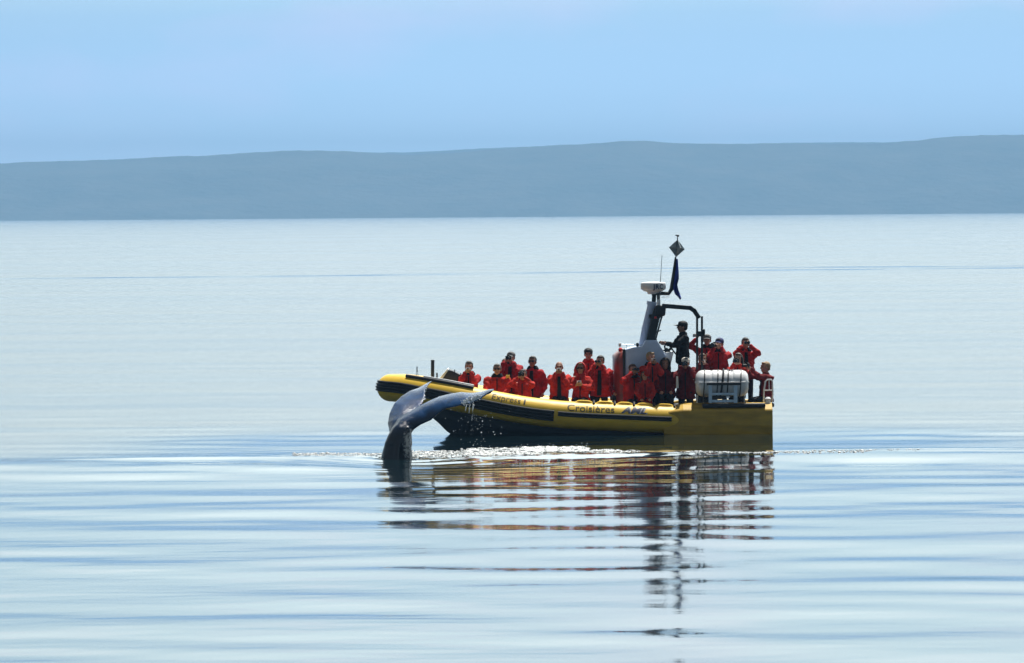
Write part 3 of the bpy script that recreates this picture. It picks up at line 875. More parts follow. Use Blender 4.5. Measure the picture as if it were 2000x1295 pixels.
me = bpy.data.meshes.new('lettering_jrc'); bm.to_mesh(me); bm.free()
link_mesh('lettering_jrc', me, M['navyink'], rdr, smooth=False)
# ------------------------------------------------------------------ people
def cloth(name, c, dark=0.55, rough=0.6, bump=0.02, sc_=11):
    return mat(name, c, 0.8, spec=0.25, noise_amt=dark, noise_scale=7, bump=bump, bump_scale=sc_)
M['red'] = cloth('red_jacket', (0.60, 0.018, 0.016))
M['red2'] = cloth('crimson_jacket', (0.48, 0.014, 0.022))
M['red3'] = cloth('orange_red_jacket', (0.66, 0.028, 0.015))
M['maroon'] = cloth('maroon_jacket', (0.20, 0.008, 0.012))
M['darkcloth'] = cloth('black_cloth', (0.012, 0.014, 0.02))
M['navycloth'] = cloth('navy_trousers', (0.015, 0.018, 0.035))
M['skin'] = mat('skin', (0.50, 0.27, 0.19), 0.55, noise_amt=0.15, noise_scale=15)
M['skin2'] = mat('tanned_skin', (0.36, 0.18, 0.12), 0.55, noise_amt=0.15, noise_scale=15)
M['hair_dark'] = mat('dark_hair', (0.014, 0.011, 0.01), 0.6, bump=0.006, bump_scale=60, stretch=(1, 1, 0.3))
M['hair_brown'] = mat('brown_hair', (0.10, 0.055, 0.03), 0.6, bump=0.006, bump_scale=60, stretch=(1, 1, 0.3))
M['hair_fair'] = mat('fair_hair', (0.34, 0.22, 0.11), 0.6, bump=0.006, bump_scale=60, stretch=(1, 1, 0.3))
M['cap_grey'] = mat('grey_cap', (0.16, 0.165, 0.17), 0.8, bump=0.003)
M['cap_blue'] = mat('blue_cap', (0.035, 0.045, 0.16), 0.8, bump=0.003)
M['cap_black'] = mat('black_cap', (0.012, 0.013, 0.018), 0.7, bump=0.003)
M['cap_white'] = mat('pale_hat', (0.62, 0.58, 0.52), 0.8, bump=0.003)
M['cap_red'] = mat('red_hood', (0.55, 0.02, 0.016), 0.7, bump=0.003)
M['boot'] = mat('black_boot', (0.012, 0.012, 0.012), 0.4)
M['lens'] = mat('dark_lens', (0.01, 0.01, 0.015), 0.08)
M['cambody'] = mat('black_plastic', (0.012, 0.012, 0.013), 0.4)
M['silver'] = mat('silver_plastic', (0.55, 0.56, 0.58), 0.3)
M['patch'] = mat('yellow_patch', (0.85, 0.6, 0.08), 0.6)
M['reflex'] = mat('pale_reflective_tape', (0.7, 0.68, 0.62), 0.4)
M['eye'] = mat('eye', (0.02, 0.015, 0.012), 0.2)
M['lip'] = mat('lips', (0.32, 0.12, 0.10), 0.5)

def ico(n):
    bm = bmesh.new(); bmesh.ops.create_icosphere(bm, subdivisions=n, radius=1.0)
    bm.verts.ensure_lookup_table()
    v = np.array([q.co[:] for q in bm.verts]); f = np.array([[a.index for a in q.verts] for q in bm.faces])
    bm.free(); return v, f
ICO = {n: ico(n) for n in (1, 2, 3)}
class Blob:
    def __init__(s): s.v = []; s.f = []; s.n = 0
    def ell(s, c, r, rot=None, n=2):
        v, f = ICO[n]
        v = v * np.array(r if hasattr(r, '__len__') else (r, r, r))
        if rot is not None: v = v @ np.array(rot).T
        s.v.append(v + np.array(c)); s.f.append(f + s.n); s.n += len(v)
        return s
    def chain(s, pts, rs, flat=1.0, n=1, step=0.35):
        pts = [np.array(p, float) for p in pts]
        for i in range(len(pts) - 1):
            a, c = pts[i], pts[i + 1]
            ra, rc = rs[i], rs[i + 1]
            k = max(1, int(np.linalg.norm(c - a) / (min(ra, rc) * step) + 0.5))
            for j in range(k + (1 if i == len(pts) - 2 else 0)):
                t = j / k; r = ra + (rc - ra) * t
                s.ell(a + (c - a) * t, (r, r * flat, r), n=n)
        return s
    def build(s, name, matl, parent, voxel, smooth=2, dec=0.5, disp=0.0, seed=0, freq=9.0):
        me = numesh(name, np.concatenate(s.v), np.concatenate(s.f))
        o = bpy.data.objects.new('tmp', me); COL.objects.link(o)
        md = o.modifiers.new('r', 'REMESH'); md.mode = 'VOXEL'; md.voxel_size = voxel
        md = o.modifiers.new('s', 'SMOOTH'); md.iterations = smooth; md.factor = 0.5
        if dec < 1:
            md = o.modifiers.new('d', 'DECIMATE'); md.ratio = dec
        dg = bpy.context.evaluated_depsgraph_get(); dg.update()
        m2 = bpy.data.meshes.new_from_object(o.evaluated_get(dg))
        bpy.data.objects.remove(o); bpy.data.meshes.remove(me)
        m2.name = name
        if disp > 0:
            n = len(m2.vertices)
            co = np.empty(n * 3, np.float32); m2.vertices.foreach_get('co', co); co = co.reshape(-1, 3)
            no = np.empty(n * 3, np.float32); m2.vertices.foreach_get('normal', no); no = no.reshape(-1, 3)
            r = np.random.RandomState(seed)
            d = np.zeros(n)
            for k in range(9):
                w = r.normal(0, 1, 3); w /= np.linalg.norm(w)
                fr = freq * r.uniform(0.7, 3.2)
                ph = co @ w * fr * 2 + r.uniform(0, 6.28)
                d += (1 - np.abs(np.sin(ph + 0.8 * np.sin(co[:, 2] * 9 + k)))) / (fr / freq)
            co += no * ((d - d.mean()) * disp)[:, None]
            m2.vertices.foreach_set('co', co.ravel()); m2.update()
        return link_mesh(name, m2, matl, parent)

def ik(S, Wp, L1, L2, hint):
    S = np.array(S, float); Wp = np.array(Wp, float); hint = np.array(hint, float)
    d = Wp - S; D = np.linalg.norm(d)
    if D > (L1 + L2) * 0.985:
        Wp = S + d / D * (L1 + L2) * 0.985; d = Wp - S; D = np.linalg.norm(d)
    u = d / D
    a = (L1 ** 2 - L2 ** 2 + D ** 2) / (2 * D)
    h = math.sqrt(max(0.0, L1 ** 2 - a ** 2))
    hp = hint - u * hint.dot(u); hp /= np.linalg.norm(hp)
    return S + u * a + hp * h, Wp

POSES = {
    # wrist (x, y, z below head top), elbow hint
    'face': ((0.085, -0.20, -0.215), (0.5, -0.15, -1.0)),
    'face_wide': ((0.085, -0.20, -0.195), (0.9, -0.1, -0.85)),
    'mouth': ((0.075, -0.20, -0.26), (0.42, -0.1, -1.0)),
    'chest': ((0.08, -0.26, -0.52), (0.9, 0.3, -0.5)),
    'down': ((0.25, -0.06, -0.84), (0.6, 0.5, 0.0)),
    'lap': ((0.13, -0.30, -0.74), (0.8, 0.4, 0.0)),
    'out': ((0.10, -0.42, -0.17), (0.6, -0.1, -1.0)),
    'wheel': ((0.14, -0.40, -0.50), (0.5, 0.2, -1.0)),
    'raise': ((0.22, -0.13, -0.10), (1.0, -0.1, -0.6)),
}
people = []
def person(px, top, yl, pose, jacket, head, label, hair='hair_dark', yaw=0, stand=None, deck=DECK, build_=1.0, skin='skin', open_=False, collar=None, item=None, itemlabel=None, glasses=False, patch=False, pose2=None, scale=1.0, trousers='navycloth', turn=0.0):
    top_p = L(px, top, yl)
    yaw = yaw + rng.uniform(-16, 16) if abs(yaw) < 1 else yaw
    T = (top_p.z - deck) / scale
    if stand is None: stand = T > 1.42
    # seat height follows the head of a sitting person
    root = empty('person', BO + Vector((top_p.x, yl, deck)), rad(yaw))
    root.scale = (scale, scale, scale)
    hip = T - 0.86 if not stand else min(T * 0.53, T - 0.78)
    sh = T - 0.335
    build_ = build_ * 1.03
    sw = 0.185 * build_
    leg_y = 0.0
    body = Blob()
    hs = 1.12
    hc = np.array([0, -0.01, T - 0.118 * hs])
    cr2, sr2 = math.cos(turn), math.sin(turn)
    def H(p):    # head-space to body space, turned about the neck
        x, y, z = p
        return np.array([x * cr2 - y * sr2, x * sr2 + y * cr2, z]) * hs + hc
    Rh = np.array(Matrix.Rotation(turn, 3, 'Z')) * hs
    body.ell(H((0, 0.012, 0.02)), (0.076, 0.094, 0.094), Rh, 3)
    body.ell(H((0, -0.022, -0.045)), (0.058, 0.066, 0.068), Rh, 3)
    body.ell(H((0, -0.05, -0.092)), (0.028, 0.026, 0.022), Rh, 2)       # chin
    body.chain([H((0, -0.088, 0.02)), H((0, -0.106, -0.022))], [0.011, 0.017], n=1)   # nose
    body.ell(H((0, -0.076, 0.034)), (0.052, 0.018, 0.012), Rh, 2)       # brow
    for sx in (-1, 1):
        body.ell(H((0.076 * sx, 0.006, -0.012)), (0.012, 0.022, 0.032), Rh, 2)       # ear
        body.ell(H((0.036 * sx, -0.062, -0.024)), (0.022, 0.02, 0.02), Rh, 2)      # cheek
    body.chain([(0, 0.012, T - 0.19), (0, 0.02, T - 0.30)], [0.052, 0.060], n=2)
    # torso inside the clothes
    body.chain([(0, 0.015, sh - 0.04), (0, 0.0, hip + 0.02)], [0.10, 0.10], n=2, step=0.5)
    body.chain([(-sw * 0.8, 0.015, sh - 0.01), (sw * 0.8, 0.015, sh - 0.03)], [0.042, 0.042], n=1)
    jk = Blob()
    jw = build_
    prof = [(T - 0.285, 0.095, 0.085), (sh + 0.0, 0.15 * jw, 0.10), (sh - 0.07, 0.19 * jw, 0.125), (sh - 0.20, 0.20 * jw, 0.135), (sh - 0.34, 0.205 * jw, 0.14), (hip + 0.06, 0.215 * jw, 0.15), (hip - 0.04, 0.225 * jw, 0.155)]
    if stand: prof.append((hip - 0.13, 0.225 * jw, 0.155))
    for (z0, a0, b0), (z1, a1, b1) in zip(prof[:-1], prof[1:]):
        k = max(2, int((z0 - z1) / 0.035))
        for j in range(k + 1):
            t = j / k
            jk.ell((0, 0.01, z0 + (z1 - z0) * t), (a0 + (a1 - a0) * t, b0 + (b1 - b0) * t, 0.045), n=2)
    for (sx, ps) in ((-1, pose), (1, pose2 or pose)):
        (wx, wy, wz), (hx, hy, hz_) = POSES[ps]
        if ps == 'wheel': wx *= 1.0
        wz_abs = T + wz
        if ps == 'down' and not stand: wz_abs = T - 0.76
        S = (sx * sw, 0.015, sh - 0.01)
        E, Wp = ik(S, (sx * wx, wy, wz_abs), 0.285, 0.255, (sx * hx, hy, hz_))
        S = np.array(S)
        body.chain([S - np.array([0, 0, 0.02]), E], [0.036, 0.031]); body.chain([E, Wp], [0.031, 0.024])
        jk.chain([S * 0.97 + np.array([0, 0, -0.015]), (S + E) / 2, E], [0.084 * jw, 0.075, 0.066], n=2, step=0.5)
        jk.chain([E, (E + Wp) / 2, Wp - (Wp - E) * 0.08], [0.064, 0.058, 0.050], n=2, step=0.5)
        # hand: palm, four fingers, thumb
        d = (Wp - E); d /= np.linalg.norm(d)
        if ps in ('face', 'face_wide', 'mouth', 'chest', 'out', 'raise'):
            aim = np.array([0 if ps != 'raise' else sx * 0.22, wy - (0.03 if ps != 'out' else 0.06), wz_abs + 0.085])
            d = aim - Wp; d /= np.linalg.norm(d)
        side = np.cross(d, np.array([0, -1.0, 0.0]))
        if np.linalg.norm(side) < 0.2: side = np.array([0, 0, 1.0])
        side /= np.linalg.norm(side)
        nrm = np.cross(side, d)
        if nrm.dot(np.array([-sx * 0.4, -1, 0])) < 0: nrm = -nrm
        palm = Wp + d * 0.045
        body.chain([Wp, palm], [0.024, 0.030]); 
        for k in (-1, 0, 1): body.ell(palm + side * k * 0.020 + d * 0.012, 0.019, n=1)
        for k, ln in zip((-1.5, -0.5, 0.5, 1.5), (0.062, 0.074, 0.070, 0.054)):
            p0 = palm + d * 0.030 + side * k * 0.0205
            p1 = p0 + d * ln * 0.45 + nrm * ln * 0.12
            p2 = p1 + d * ln * 0.12 + nrm * ln * 0.42
            p3 = p2 - d * ln * 0.12 + nrm * ln * 0.22
            body.chain([p0, p1, p2, p3], [0.0098, 0.0092, 0.0088, 0.008], n=1, step=0.7)
        tb = palm - side * sx * 0.026 - d * 0.01
        body.chain([tb, tb - side * sx * 0.024 + d * 0.018 + nrm * 0.012, tb - side * sx * 0.022 + d * 0.045 + nrm * 0.030], [0.012, 0.011, 0.009], n=1, step=0.7)
        if patch and sx == 1:
            pc = S + np.array([0.02, -0.075, 0.03])
            pb = MB(); pb.box(pc, (0.09, 0.03, 0.11), bev=0.01); pb.build('shoulder_patch', M['patch'], root)
    # legs
    tr = Blob()
    for sx in (-1, 1):
        h0 = np.array([sx * 0.085, 0, hip]); 
        if stand:
            kn = np.array([sx * 0.10, -0.03, hip * 0.54]); an = np.array([sx * 0.11, 0.01, 0.085])
        else:
            kn = np.array([sx * 0.11, -0.33, hip - 0.02]); an = np.array([sx * 0.12, -0.30, 0.085])
        body.chain([h0, kn], [0.07, 0.048]); body.chain([kn, an], [0.046, 0.032]); body.chain([an, an + np.array([0, -0.09, -0.04])], [0.032, 0.028])
        tr.chain([h0, kn], [0.10, 0.074], n=2, step=0.5); tr.chain([kn, an], [0.074, 0.058], n=2, step=0.5)
        bt = Blob(); bt.chain([an + np.array([0, 0.02, 0.05]), an + np.array([0, 0.02, -0.035])], [0.058, 0.052], n=2); bt.chain([an + np.array([0, 0.02, -0.042]), an + np.array([0, -0.15, -0.048])], [0.045, 0.038], n=2)
        bt.build('boot', M['boot'], root, 0.02, 1, 0.5)
    tr.ell((0, 0, hip + 0.02), (0.17, 0.13, 0.11), n=2)
    body.build('body', M[skin], root, 0.0085, 2, 0.4)
    tr.build('trousers', M[trousers], root, 0.022, 2, 0.7)
    sd = rng.randrange(9999)
    jo = jk.build('jacket', M[jacket], root, 0.017, 2, 0.8, disp=0.0135, seed=sd, freq=8)
    # collar, zip, hem tape
    if collar:
        cb_ = Blob()
        for g in np.linspace(0, 2 * math.pi, 18, endpoint=False):
            if abs(((g + math.pi / 2 + math.pi) % (2 * math.pi)) - math.pi) < 0.35 and open_: continue
            cb_.chain([(0.095 * math.cos(g) * 1.25, 0.02 + 0.085 * math.sin(g), T - 0.30), (0.085 * math.cos(g), 0.02 + 0.078 * math.sin(g), T - 0.235)], [0.030, 0.020], n=1)
        cb_.build('collar', M[collar], root, 0.014, 1, 0.7)
    zb = MB()
    zw = 0.10 if open_ else 0.022
    zpts = [(z - 0.0, b) for z, a, b in prof[1:]]
    v = []; f = []
    for z, b_ in zpts:
        w = zw * (0.7 + 0.6 * (sh - z)) if open_ else zw
        v += [Vector((-w / 2, 0.01 - b_ * 1.00 - 0.022, z)), Vector((w / 2, 0.01 - b_ * 1.00 - 0.022, z)), Vector((w / 2, 0.0 - b_ * 0.6, z)), Vector((-w / 2, 0.0 - b_ * 0.6, z))]
    n = len(zpts)
    for i in range(n - 1):
        for k in range(4): f.append((i * 4 + k, i * 4 + (k + 1) % 4, (i + 1) * 4 + (k + 1) % 4, (i + 1) * 4 + k))
    f += [(0, 1, 2, 3), tuple(4 * n - 4 + k for k in range(4))]
    zb.add(v, f); zb.build('shirt_front' if open_ else 'zip', M['darkcloth'], root, bevel=0.004)
    # eyes, mouth
    for sx in (-1, 1):
        e = H((0.032 * sx, -0.078, 0.008)); eb = MB(); eb.lathe([(0.004, -0.008), (0.010, -0.004), (0.010, 0.004), (0.004, 0.008)], e, n=8, axis='Z'); eb.build('eye', M['eye'], root, smooth=True)
    e = H((0, -0.088, -0.062)); eb = MB(); eb.box(e, (0.042, 0.014, 0.011), rot=Matrix(Rh), bev=0.004); eb.build('mouth', M['lip'], root)
    # hair and headgear
    hb = Blob()
    if head in ('short', 'cap', 'beanie', 'long', 'hood', 'sunhat', 'band'):
        hb.ell(H((0, 0.028, 0.034)), (0.084, 0.092, 0.088), Rh, 3)
        hb.ell(H((0, 0.060, -0.02)), (0.070, 0.055, 0.06), Rh, 2)
        hb.ell(H((0.0, -0.045, 0.088)), (0.055, 0.035, 0.022), Rh, 2)
        for sx in (-1, 1): hb.ell(H((0.070 * sx, 0.0, 0.012)), (0.014, 0.03, 0.035), Rh, 2)
    if head == 'bald':
        hb.ell(H((0, 0.085, -0.03)), (0.06, 0.022, 0.03), Rh, 2)
        for sx in (-1, 1): hb.ell(H((0.070 * sx, 0.035, -0.01)), (0.012, 0.03, 0.028), Rh, 2)
    if head == 'long' or (head in ('cap', 'sunhat') and hair == 'long'):
        for g in np.linspace(-0.35, math.pi + 0.35, 12):
            hb.chain([H((0.08 * math.cos(g), 0.01 + 0.075 * math.sin(g), 0.03)), H((0.10 * math.cos(g), 0.015 + 0.085 * math.sin(g), -0.08)), H((0.105 * math.cos(g), 0.02 + 0.09 * math.sin(g), -0.19))], [0.022, 0.026, 0.02], n=1)
    hb.build('hair', M[hair if hair in M else 'hair_brown'], root, 0.0115, 1, 0.6, disp=0.003, seed=sd, freq=30)
    def brim(mt, fwd=0.10, w=0.075):
        v = []; f = []
        for i, g in enumerate(np.linspace(-1.0, 1.0, 11)):
            xo = math.sin(g) * w; yo = -0.072 - 0.0 * abs(g)
            k = math.cos(g)
            for (yy, zz) in ((-0.05, 0.052), (-0.075 - fwd * max(0, k - 0.35) * 1.5, 0.040), (-0.075 - fwd * max(0, k - 0.35) * 1.5, 0.034), (-0.05, 0.042)):
                v.append(Vector(H((xo, yy, zz - 0.018 * abs(g) ** 2))))
        for i in range(10):
            for k in range(4): f.append((i * 4 + k, i * 4 + (k + 1) % 4, (i + 1) * 4 + (k + 1) % 4, (i + 1) * 4 + k))
        f += [(0, 1, 2, 3), (40, 41, 42, 43)]
        b_ = MB(); b_.add(v, f); return b_
    capm = {'cap': 'cap_grey', 'beanie': 'cap_black', 'sunhat': 'cap_white', 'band': 'cap_white'}.get(head)
    if head == 'cap' and skin == 'blue': capm = 'cap_blue'
    if head in ('cap', 'beanie', 'sunhat', 'capb', 'capk'):
        pass
    return root, H, Rh, T, hb, brim
def headgear(root, H, Rh, kind, matl, brimf):
    cp = Blob()
    if kind == 'cap':
        cp.ell(H((0, 0.018, 0.052)), (0.090, 0.104, 0.074), Rh, 3); 
        o = cp.build('cap', M[matl], root, 0.0115, 1, 0.6)
        brimf(matl).build('brim', M[matl], o, smooth=True)
    elif kind == 'beanie':
        cp.ell(H((0, 0.020, 0.058)), (0.092, 0.106, 0.080), Rh, 3); cp.ell(H((0, 0.02, 0.018)), (0.090, 0.102, 0.026), Rh, 3)
        cp.build('knit_hat', M[matl], root, 0.0115, 1, 0.6, disp=0.003, seed=3, freq=30)
    elif kind == 'hood':
        for g in np.linspace(-0.55, math.pi + 0.55, 17):
            for yy in (-0.045, 0.0, 0.05):
                k = 1.0 - max(0, yy) * 2
                cp.ell(H((0.098 * k * math.cos(g), yy, 0.0 + 0.125 * k * math.sin(g) - 0.01)), 0.026, n=1)
        cp.ell(H((0, 0.07, 0.0)), (0.09, 0.05, 0.115), Rh, 2)
        cp.ell(H((0, 0.05, -0.13)), (0.11, 0.08, 0.06), Rh, 2)
        cp.build('hood', M[matl], root, 0.013, 2, 0.7)
    elif kind == 'sunhat':
        cp.ell(H((0, 0.018, 0.052)), (0.092, 0.104, 0.072), Rh, 3); cp.ell(H((0, 0.01, 0.028)), (0.125, 0.135, 0.013), Rh, 3)
        cp.build('sun_hat', M[matl], root, 0.0115, 1, 0.6)
def glasses_on(root, H, Rh):
    gb = MB()
    for sx in (-1, 1): gb.box(H((0.032 * sx, -0.098, 0.010)), (0.052, 0.012, 0.034), rot=Matrix(Rh), bev=0.005)
    gb.box(H((0, -0.098, 0.018)), (0.03, 0.008, 0.006), rot=Matrix(Rh))
    for sx in (-1, 1): gb.box(H((0.074 * sx, -0.045, 0.014)), (0.006, 0.105, 0.008), rot=Matrix(Rh))
    gb.build('sunglasses', M['lens'], root)
ITEMS = 'cameras and binoculars held by the passengers'
def hold(kind, root, pos, label, rx=0.0):
    """a thing held in the hands: pos is in the person's own space"""
    th = root.rotation_euler.z; s = root.scale.x
    p = Vector(pos) * s
    wp = root.location + Vector((p.x * math.cos(th) - p.y * math.sin(th), p.x * math.sin(th) + p.y * math.cos(th), p.z))
    names = {'camera': 'camera', 'compact': 'compact_camera', 'phone': 'phone', 'binoculars': 'binoculars', 'tele': 'camera', 'vest': 'glove'}
    e = empty(names[kind], wp, th)
    e.rotation_euler.x = rx
    cat = {'camera': 'camera', 'compact': 'camera', 'phone': 'phone', 'binoculars': 'binoculars', 'tele': 'camera'}[kind]
    tag(e, label, cat, ITEMS)
    if kind in ('camera', 'tele'):
        mb = MB(); mb.box((0, 0, 0), (0.135, 0.055, 0.09), bev=0.012); mb.box((0, 0, 0.052), (0.055, 0.05, 0.03), bev=0.008); mb.box((-0.055, -0.02, 0.0), (0.03, 0.04, 0.085), bev=0.01); mb.build('camera_body', M['cambody'], e)
        ln = 0.20 if kind == 'tele' else 0.085; r = 0.043 if kind == 'tele' else 0.036
        mb = MB(); mb.lathe([(r * 0.85, -0.02), (r * 0.85, -0.05), (r, -0.055), (r, -0.03 - ln), (r * 1.12, -0.035 - ln), (r * 1.12, -0.05 - ln)], axis='Y', n=20)
        lo = mb.build('lens', M['cambody'], e, smooth=True)
        mb = MB(); mb.lathe([(r * 0.95, -0.050 - ln), (r * 0.95, -0.053 - ln)], axis='Y', n=20); mb.build('front_glass', M['lens'], lo)
    elif kind == 'compact':
        mb = MB(); mb.box((0, 0, 0), (0.105, 0.03, 0.062), bev=0.008); mb.build('camera_body', M['silver'], e)
        mb = MB(); mb.lathe([(0.024, -0.012), (0.024, -0.03), (0.020, -0.045)], axis='Y', n=16); mb.build('lens', M['cambody'], e, smooth=True)
    elif kind == 'phone':
        mb = MB(); mb.box((0, 0, 0), (0.145, 0.010, 0.072), bev=0.004); mb.build('phone_body', M['silver'], e)
        mb = MB(); mb.box((0.055, -0.007, 0.02), (0.02, 0.006, 0.02), bev=0.002); mb.build('lens', M['lens'], e)
    elif kind == 'binoculars':
        for sx in (-1, 1):
            mb = MB(); mb.lathe([(0.018, 0.05), (0.022, 0.03), (0.022, 0.0), (0.032, -0.03), (0.034, -0.10)], (0.036 * sx, 0, 0), axis='Y', n=16); b_ = mb.build('barrel', M['cambody'], e, smooth=True)
            mb = MB(); mb.lathe([(0.029, -0.100), (0.029, -0.104)], (0.036 * sx, 0, 0), axis='Y', n=16); mb.build('front_glass', M['lens'], b_)
        mb = MB(); mb.box((0, -0.02, 0.004), (0.045, 0.06, 0.02), bev=0.004); mb.build('hinge', M['cambody'], e)
    return e
G_PEOPLE = 'passengers in red jackets aboard the yellow boat'
seats = []
def P(px, top, yl, pose, jacket, head, label, gear=None, gearmat='cap_grey', hold_=None, hlabel=None, hpos=None, shades=False, cat='person', group=G_PEOPLE, **k):
    root, H, Rh, T, hb, br = person(px, top, yl, pose, jacket, head, label, **k)
    tag(root, label, cat, group)
    if gear: headgear(root, H, Rh, gear, gearmat, br)
    if shades: glasses_on(root, H, Rh)
    if hold_:
        (wx, wy, wz), _ = POSES[pose]
        pos = hpos if hpos else (0, wy + 0.0 - (0.03 if pose != 'out' else 0.05), T + wz + 0.085)
        if hpos: pos = (hpos[0], hpos[1], T + hpos[2])
        hold(hold_, root, pos, hlabel)
    deck = k.get('deck', DECK); st = k.get('stand'); sc2 = k.get('scale', 1.0)
    if st is None: st = T > 1.42
    if not st:
        hipz = (T - 0.86) * sc2
        th = root.rotation_euler.z
        bx = root.location - BO
        sb = MB(); sb.box((0, 0, hipz - 0.13), (0.30, 0.30, 0.10), bev=0.03); 
        so_ = empty('seat'); so_.parent = boat; so_.location = (bx.x - math.sin(th) * -0.0, bx.y + 0.02, deck); so_.rotation_euler.z = th
        sb.build('cushion', M['seat'], so_, smooth=False)
        if hipz - 0.18 > 0.05:
            sb = MB(); sb.box((0, 0, (hipz - 0.18) / 2 + 0.002), (0.26, 0.30, hipz - 0.185), bev=0.02); sb.build('pedestal', M['deck'], so_)
    return root

P(916, 705, -0.55, 'mouth', 'red', 'short', 'person in red jacket nearest the bow, beside the black slanted locker', hair='hair_dark', hold_='compact', hlabel='small pale camera held by the person nearest the bow locker', collar='darkcloth', deck=0.50)
P(971, 710, -0.60, 'lap', 'red3', 'short', 'grey-haired person in sunglasses and dark collar, just behind the whale fluke tip', hair='cap_grey', shades=True, collar='darkcloth', patch=True, build_=1.18, deck=0.38)
P(998, 687, 0.15, 'face', 'red2', 'cap', 'person in grey cap near the bow, black camera hiding the face', gear='cap', gearmat='cap_grey', hold_='camera', hlabel='black camera held by the tall person in the grey cap', collar='darkcloth', open_=True, build_=1.1, stand=True)
P(987, 700, 0.62, 'face', 'red2', 'short', 'person almost hidden behind the one in the grey cap near the bow', hair='hair_brown', collar='darkcloth', stand=True, hold_='compact', hlabel='small camera held by the almost hidden person behind the grey cap')
P(1040, 695, -0.10, 'down', 'red2', 'short', 'person in sunglasses with arms down, open red jacket over black clothes', hair='hair_dark', shades=True, collar='darkcloth', open_=True, stand=True, skin='skin2')
P(1021, 721, -0.66, 'face_wide', 'red3', 'short', 'person crouched low near the bow with raised elbows and black camera', hair='hair_dark', hold_='camera', hlabel='black camera with raised elbow beside it, lowest of those near the bow', build_=1.0, patch=False, deck=0.34, scale=0.97)
P(1092, 706, -0.62, 'mouth', 'red3', 'bald', 'bald person in red jacket with a camera held at the chin', hair='hair_brown', hold_='compact', hlabel='camera held at the chin by the bald person', open_=True, stand=False, build_=1.05, skin='skin2')
P(1134, 708, -0.60, 'chest', 'red3', 'short', 'person with red hood up and sunglasses, camera at the chest', gear='hood', gearmat='cap_red', hair='hair_fair', shades=True, hold_='compact', hlabel='camera held at the chest by the person in the red hood', build_=0.98)
P(1149, 681, 0.15, 'down', 'red', 'beanie', 'person in black knit hat behind the hooded one', gear='beanie', gearmat='cap_black', collar='red', stand=True)
P(1172.5, 694, -0.35, 'face', 'red', 'short', 'dark-haired person raising binoculars beside the red padded console front', hair='hair_dark', open_=True, hold_='binoculars', hlabel='dark binoculars raised by the person standing left of the red padding', stand=True, build_=1.1, collar='darkcloth')
P(1208, 702, 0.0, 'lap', 'red2', 'short', 'person mostly hidden, right against the red padded front of the console', hair='hair_dark', collar='darkcloth', shades=False, stand=False, build_=0.95)
P(1236, 711, -0.66, 'face_wide', 'red', 'short', 'person before the white console, elbows spread wide and binoculars to the eyes', collar='darkcloth', hair='hair_brown', hold_='binoculars', hlabel='black binoculars held with elbows spread wide in front of the console', build_=1.12, stand=False)
P(1259, 724, -0.88, 'lap', 'red3', 'long', 'small child with long brown hair, lowest head before the console', hair='hair_brown', stand=True, scale=0.84, build_=0.95)
P(1271, 687, -0.69, 'mouth', 'red3', 'short', 'fair-haired person with black collar right before the white console', hair='hair_fair', collar='darkcloth', stand=True, turn=0.3, hold_='compact', hlabel='small camera under the chin of the person with the bright sleeve', build_=1.0)
P(1299, 699, -0.62, 'lap', 'maroon', 'long', 'person in maroon jacket and black hood at the console rear edge', gear='hood', gearmat='hair_dark', hair='hair_dark', stand=False, build_=1.08, skin='skin2', deck=0.45)
P(1339, 698, -0.60, 'face', 'maroon', 'cap', 'person in pale hat beside the life raft canister, aiming a long lens', gear='cap', gearmat='cap_white', hold_='tele', hlabel='long black lens pointed from beside the life raft canister', stand=True, build_=1.02, skin='skin2')
P(1372, 690, -0.20, 'mouth', 'maroon', 'short', 'maroon-jacketed person behind the canister end with a silver camera at the mouth', hair='hair_brown', hold_='compact', hlabel='silver camera above the left end of the canister', deck=AFT, stand=False)
P(1381, 653, 0.35, 'raise', 'red2', 'cap', 'person in grey cap behind the skipper, one arm raising a phone', collar='darkcloth', gear='cap', gearmat='cap_grey', pose2='chest', hold_='phone', hlabel='pale phone held up by a raised arm beside the roll bar posts', hpos=(-0.24, -0.19, -0.02), deck=AFT, stand=True)
P(1405, 660, 0.05, 'face', 'red2', 'cap', 'person in blue cap above the canister with a large black camera', collar='darkcloth', gear='cap', gearmat='cap_blue', hold_='tele', hlabel='large black camera held by the person in the blue cap', hpos=(-0.08, -0.22, -0.15), deck=AFT, stand=True, build_=1.05, turn=-0.2)
P(1456, 659, 0.15, 'face_wide', 'red', 'short', 'tallest person at the stern, elbows out and binoculars to the eyes', collar='darkcloth', open_=True, hair='hair_dark', hold_='binoculars', hlabel='binoculars held by the tall person at the stern', deck=AFT, stand=True, build_=1.02)
P(1442, 689, -0.45, 'mouth', 'red3', 'long', 'long-haired person with yellow shoulder patch sitting behind the canister', hair='hair_dark', patch=True, hold_='camera', hlabel='camera held by the long haired person behind the canister', deck=AFT, stand=False)
P(1495, 706, -0.45, 'out', 'maroon', 'short', 'fair-haired person by the white hoop rail, facing the bow with camera held out', hair='hair_fair', yaw=-62, hold_='camera', hlabel='camera held out at arm length by the person at the white hoop rail', deck=AFT, stand=False, trousers='darkcloth')
# the skipper at the wheel
P(1333, 627, -0.05, 'wheel', 'darkcloth', 'cap', 'skipper in black jacket and black cap standing at the wheel, facing the bow', gear='cap', gearmat='cap_black', yaw=-82, deck=0.80, stand=True, trousers='darkcloth', group=None, build_=1.12, skin='skin2')
# ------------------------------------------------------------------ the whale
WY = 116.0
def Wp_(px, py, dy=0.0):
    return np.array(W(px, py, WY + dy)[:])
wb = Blob()
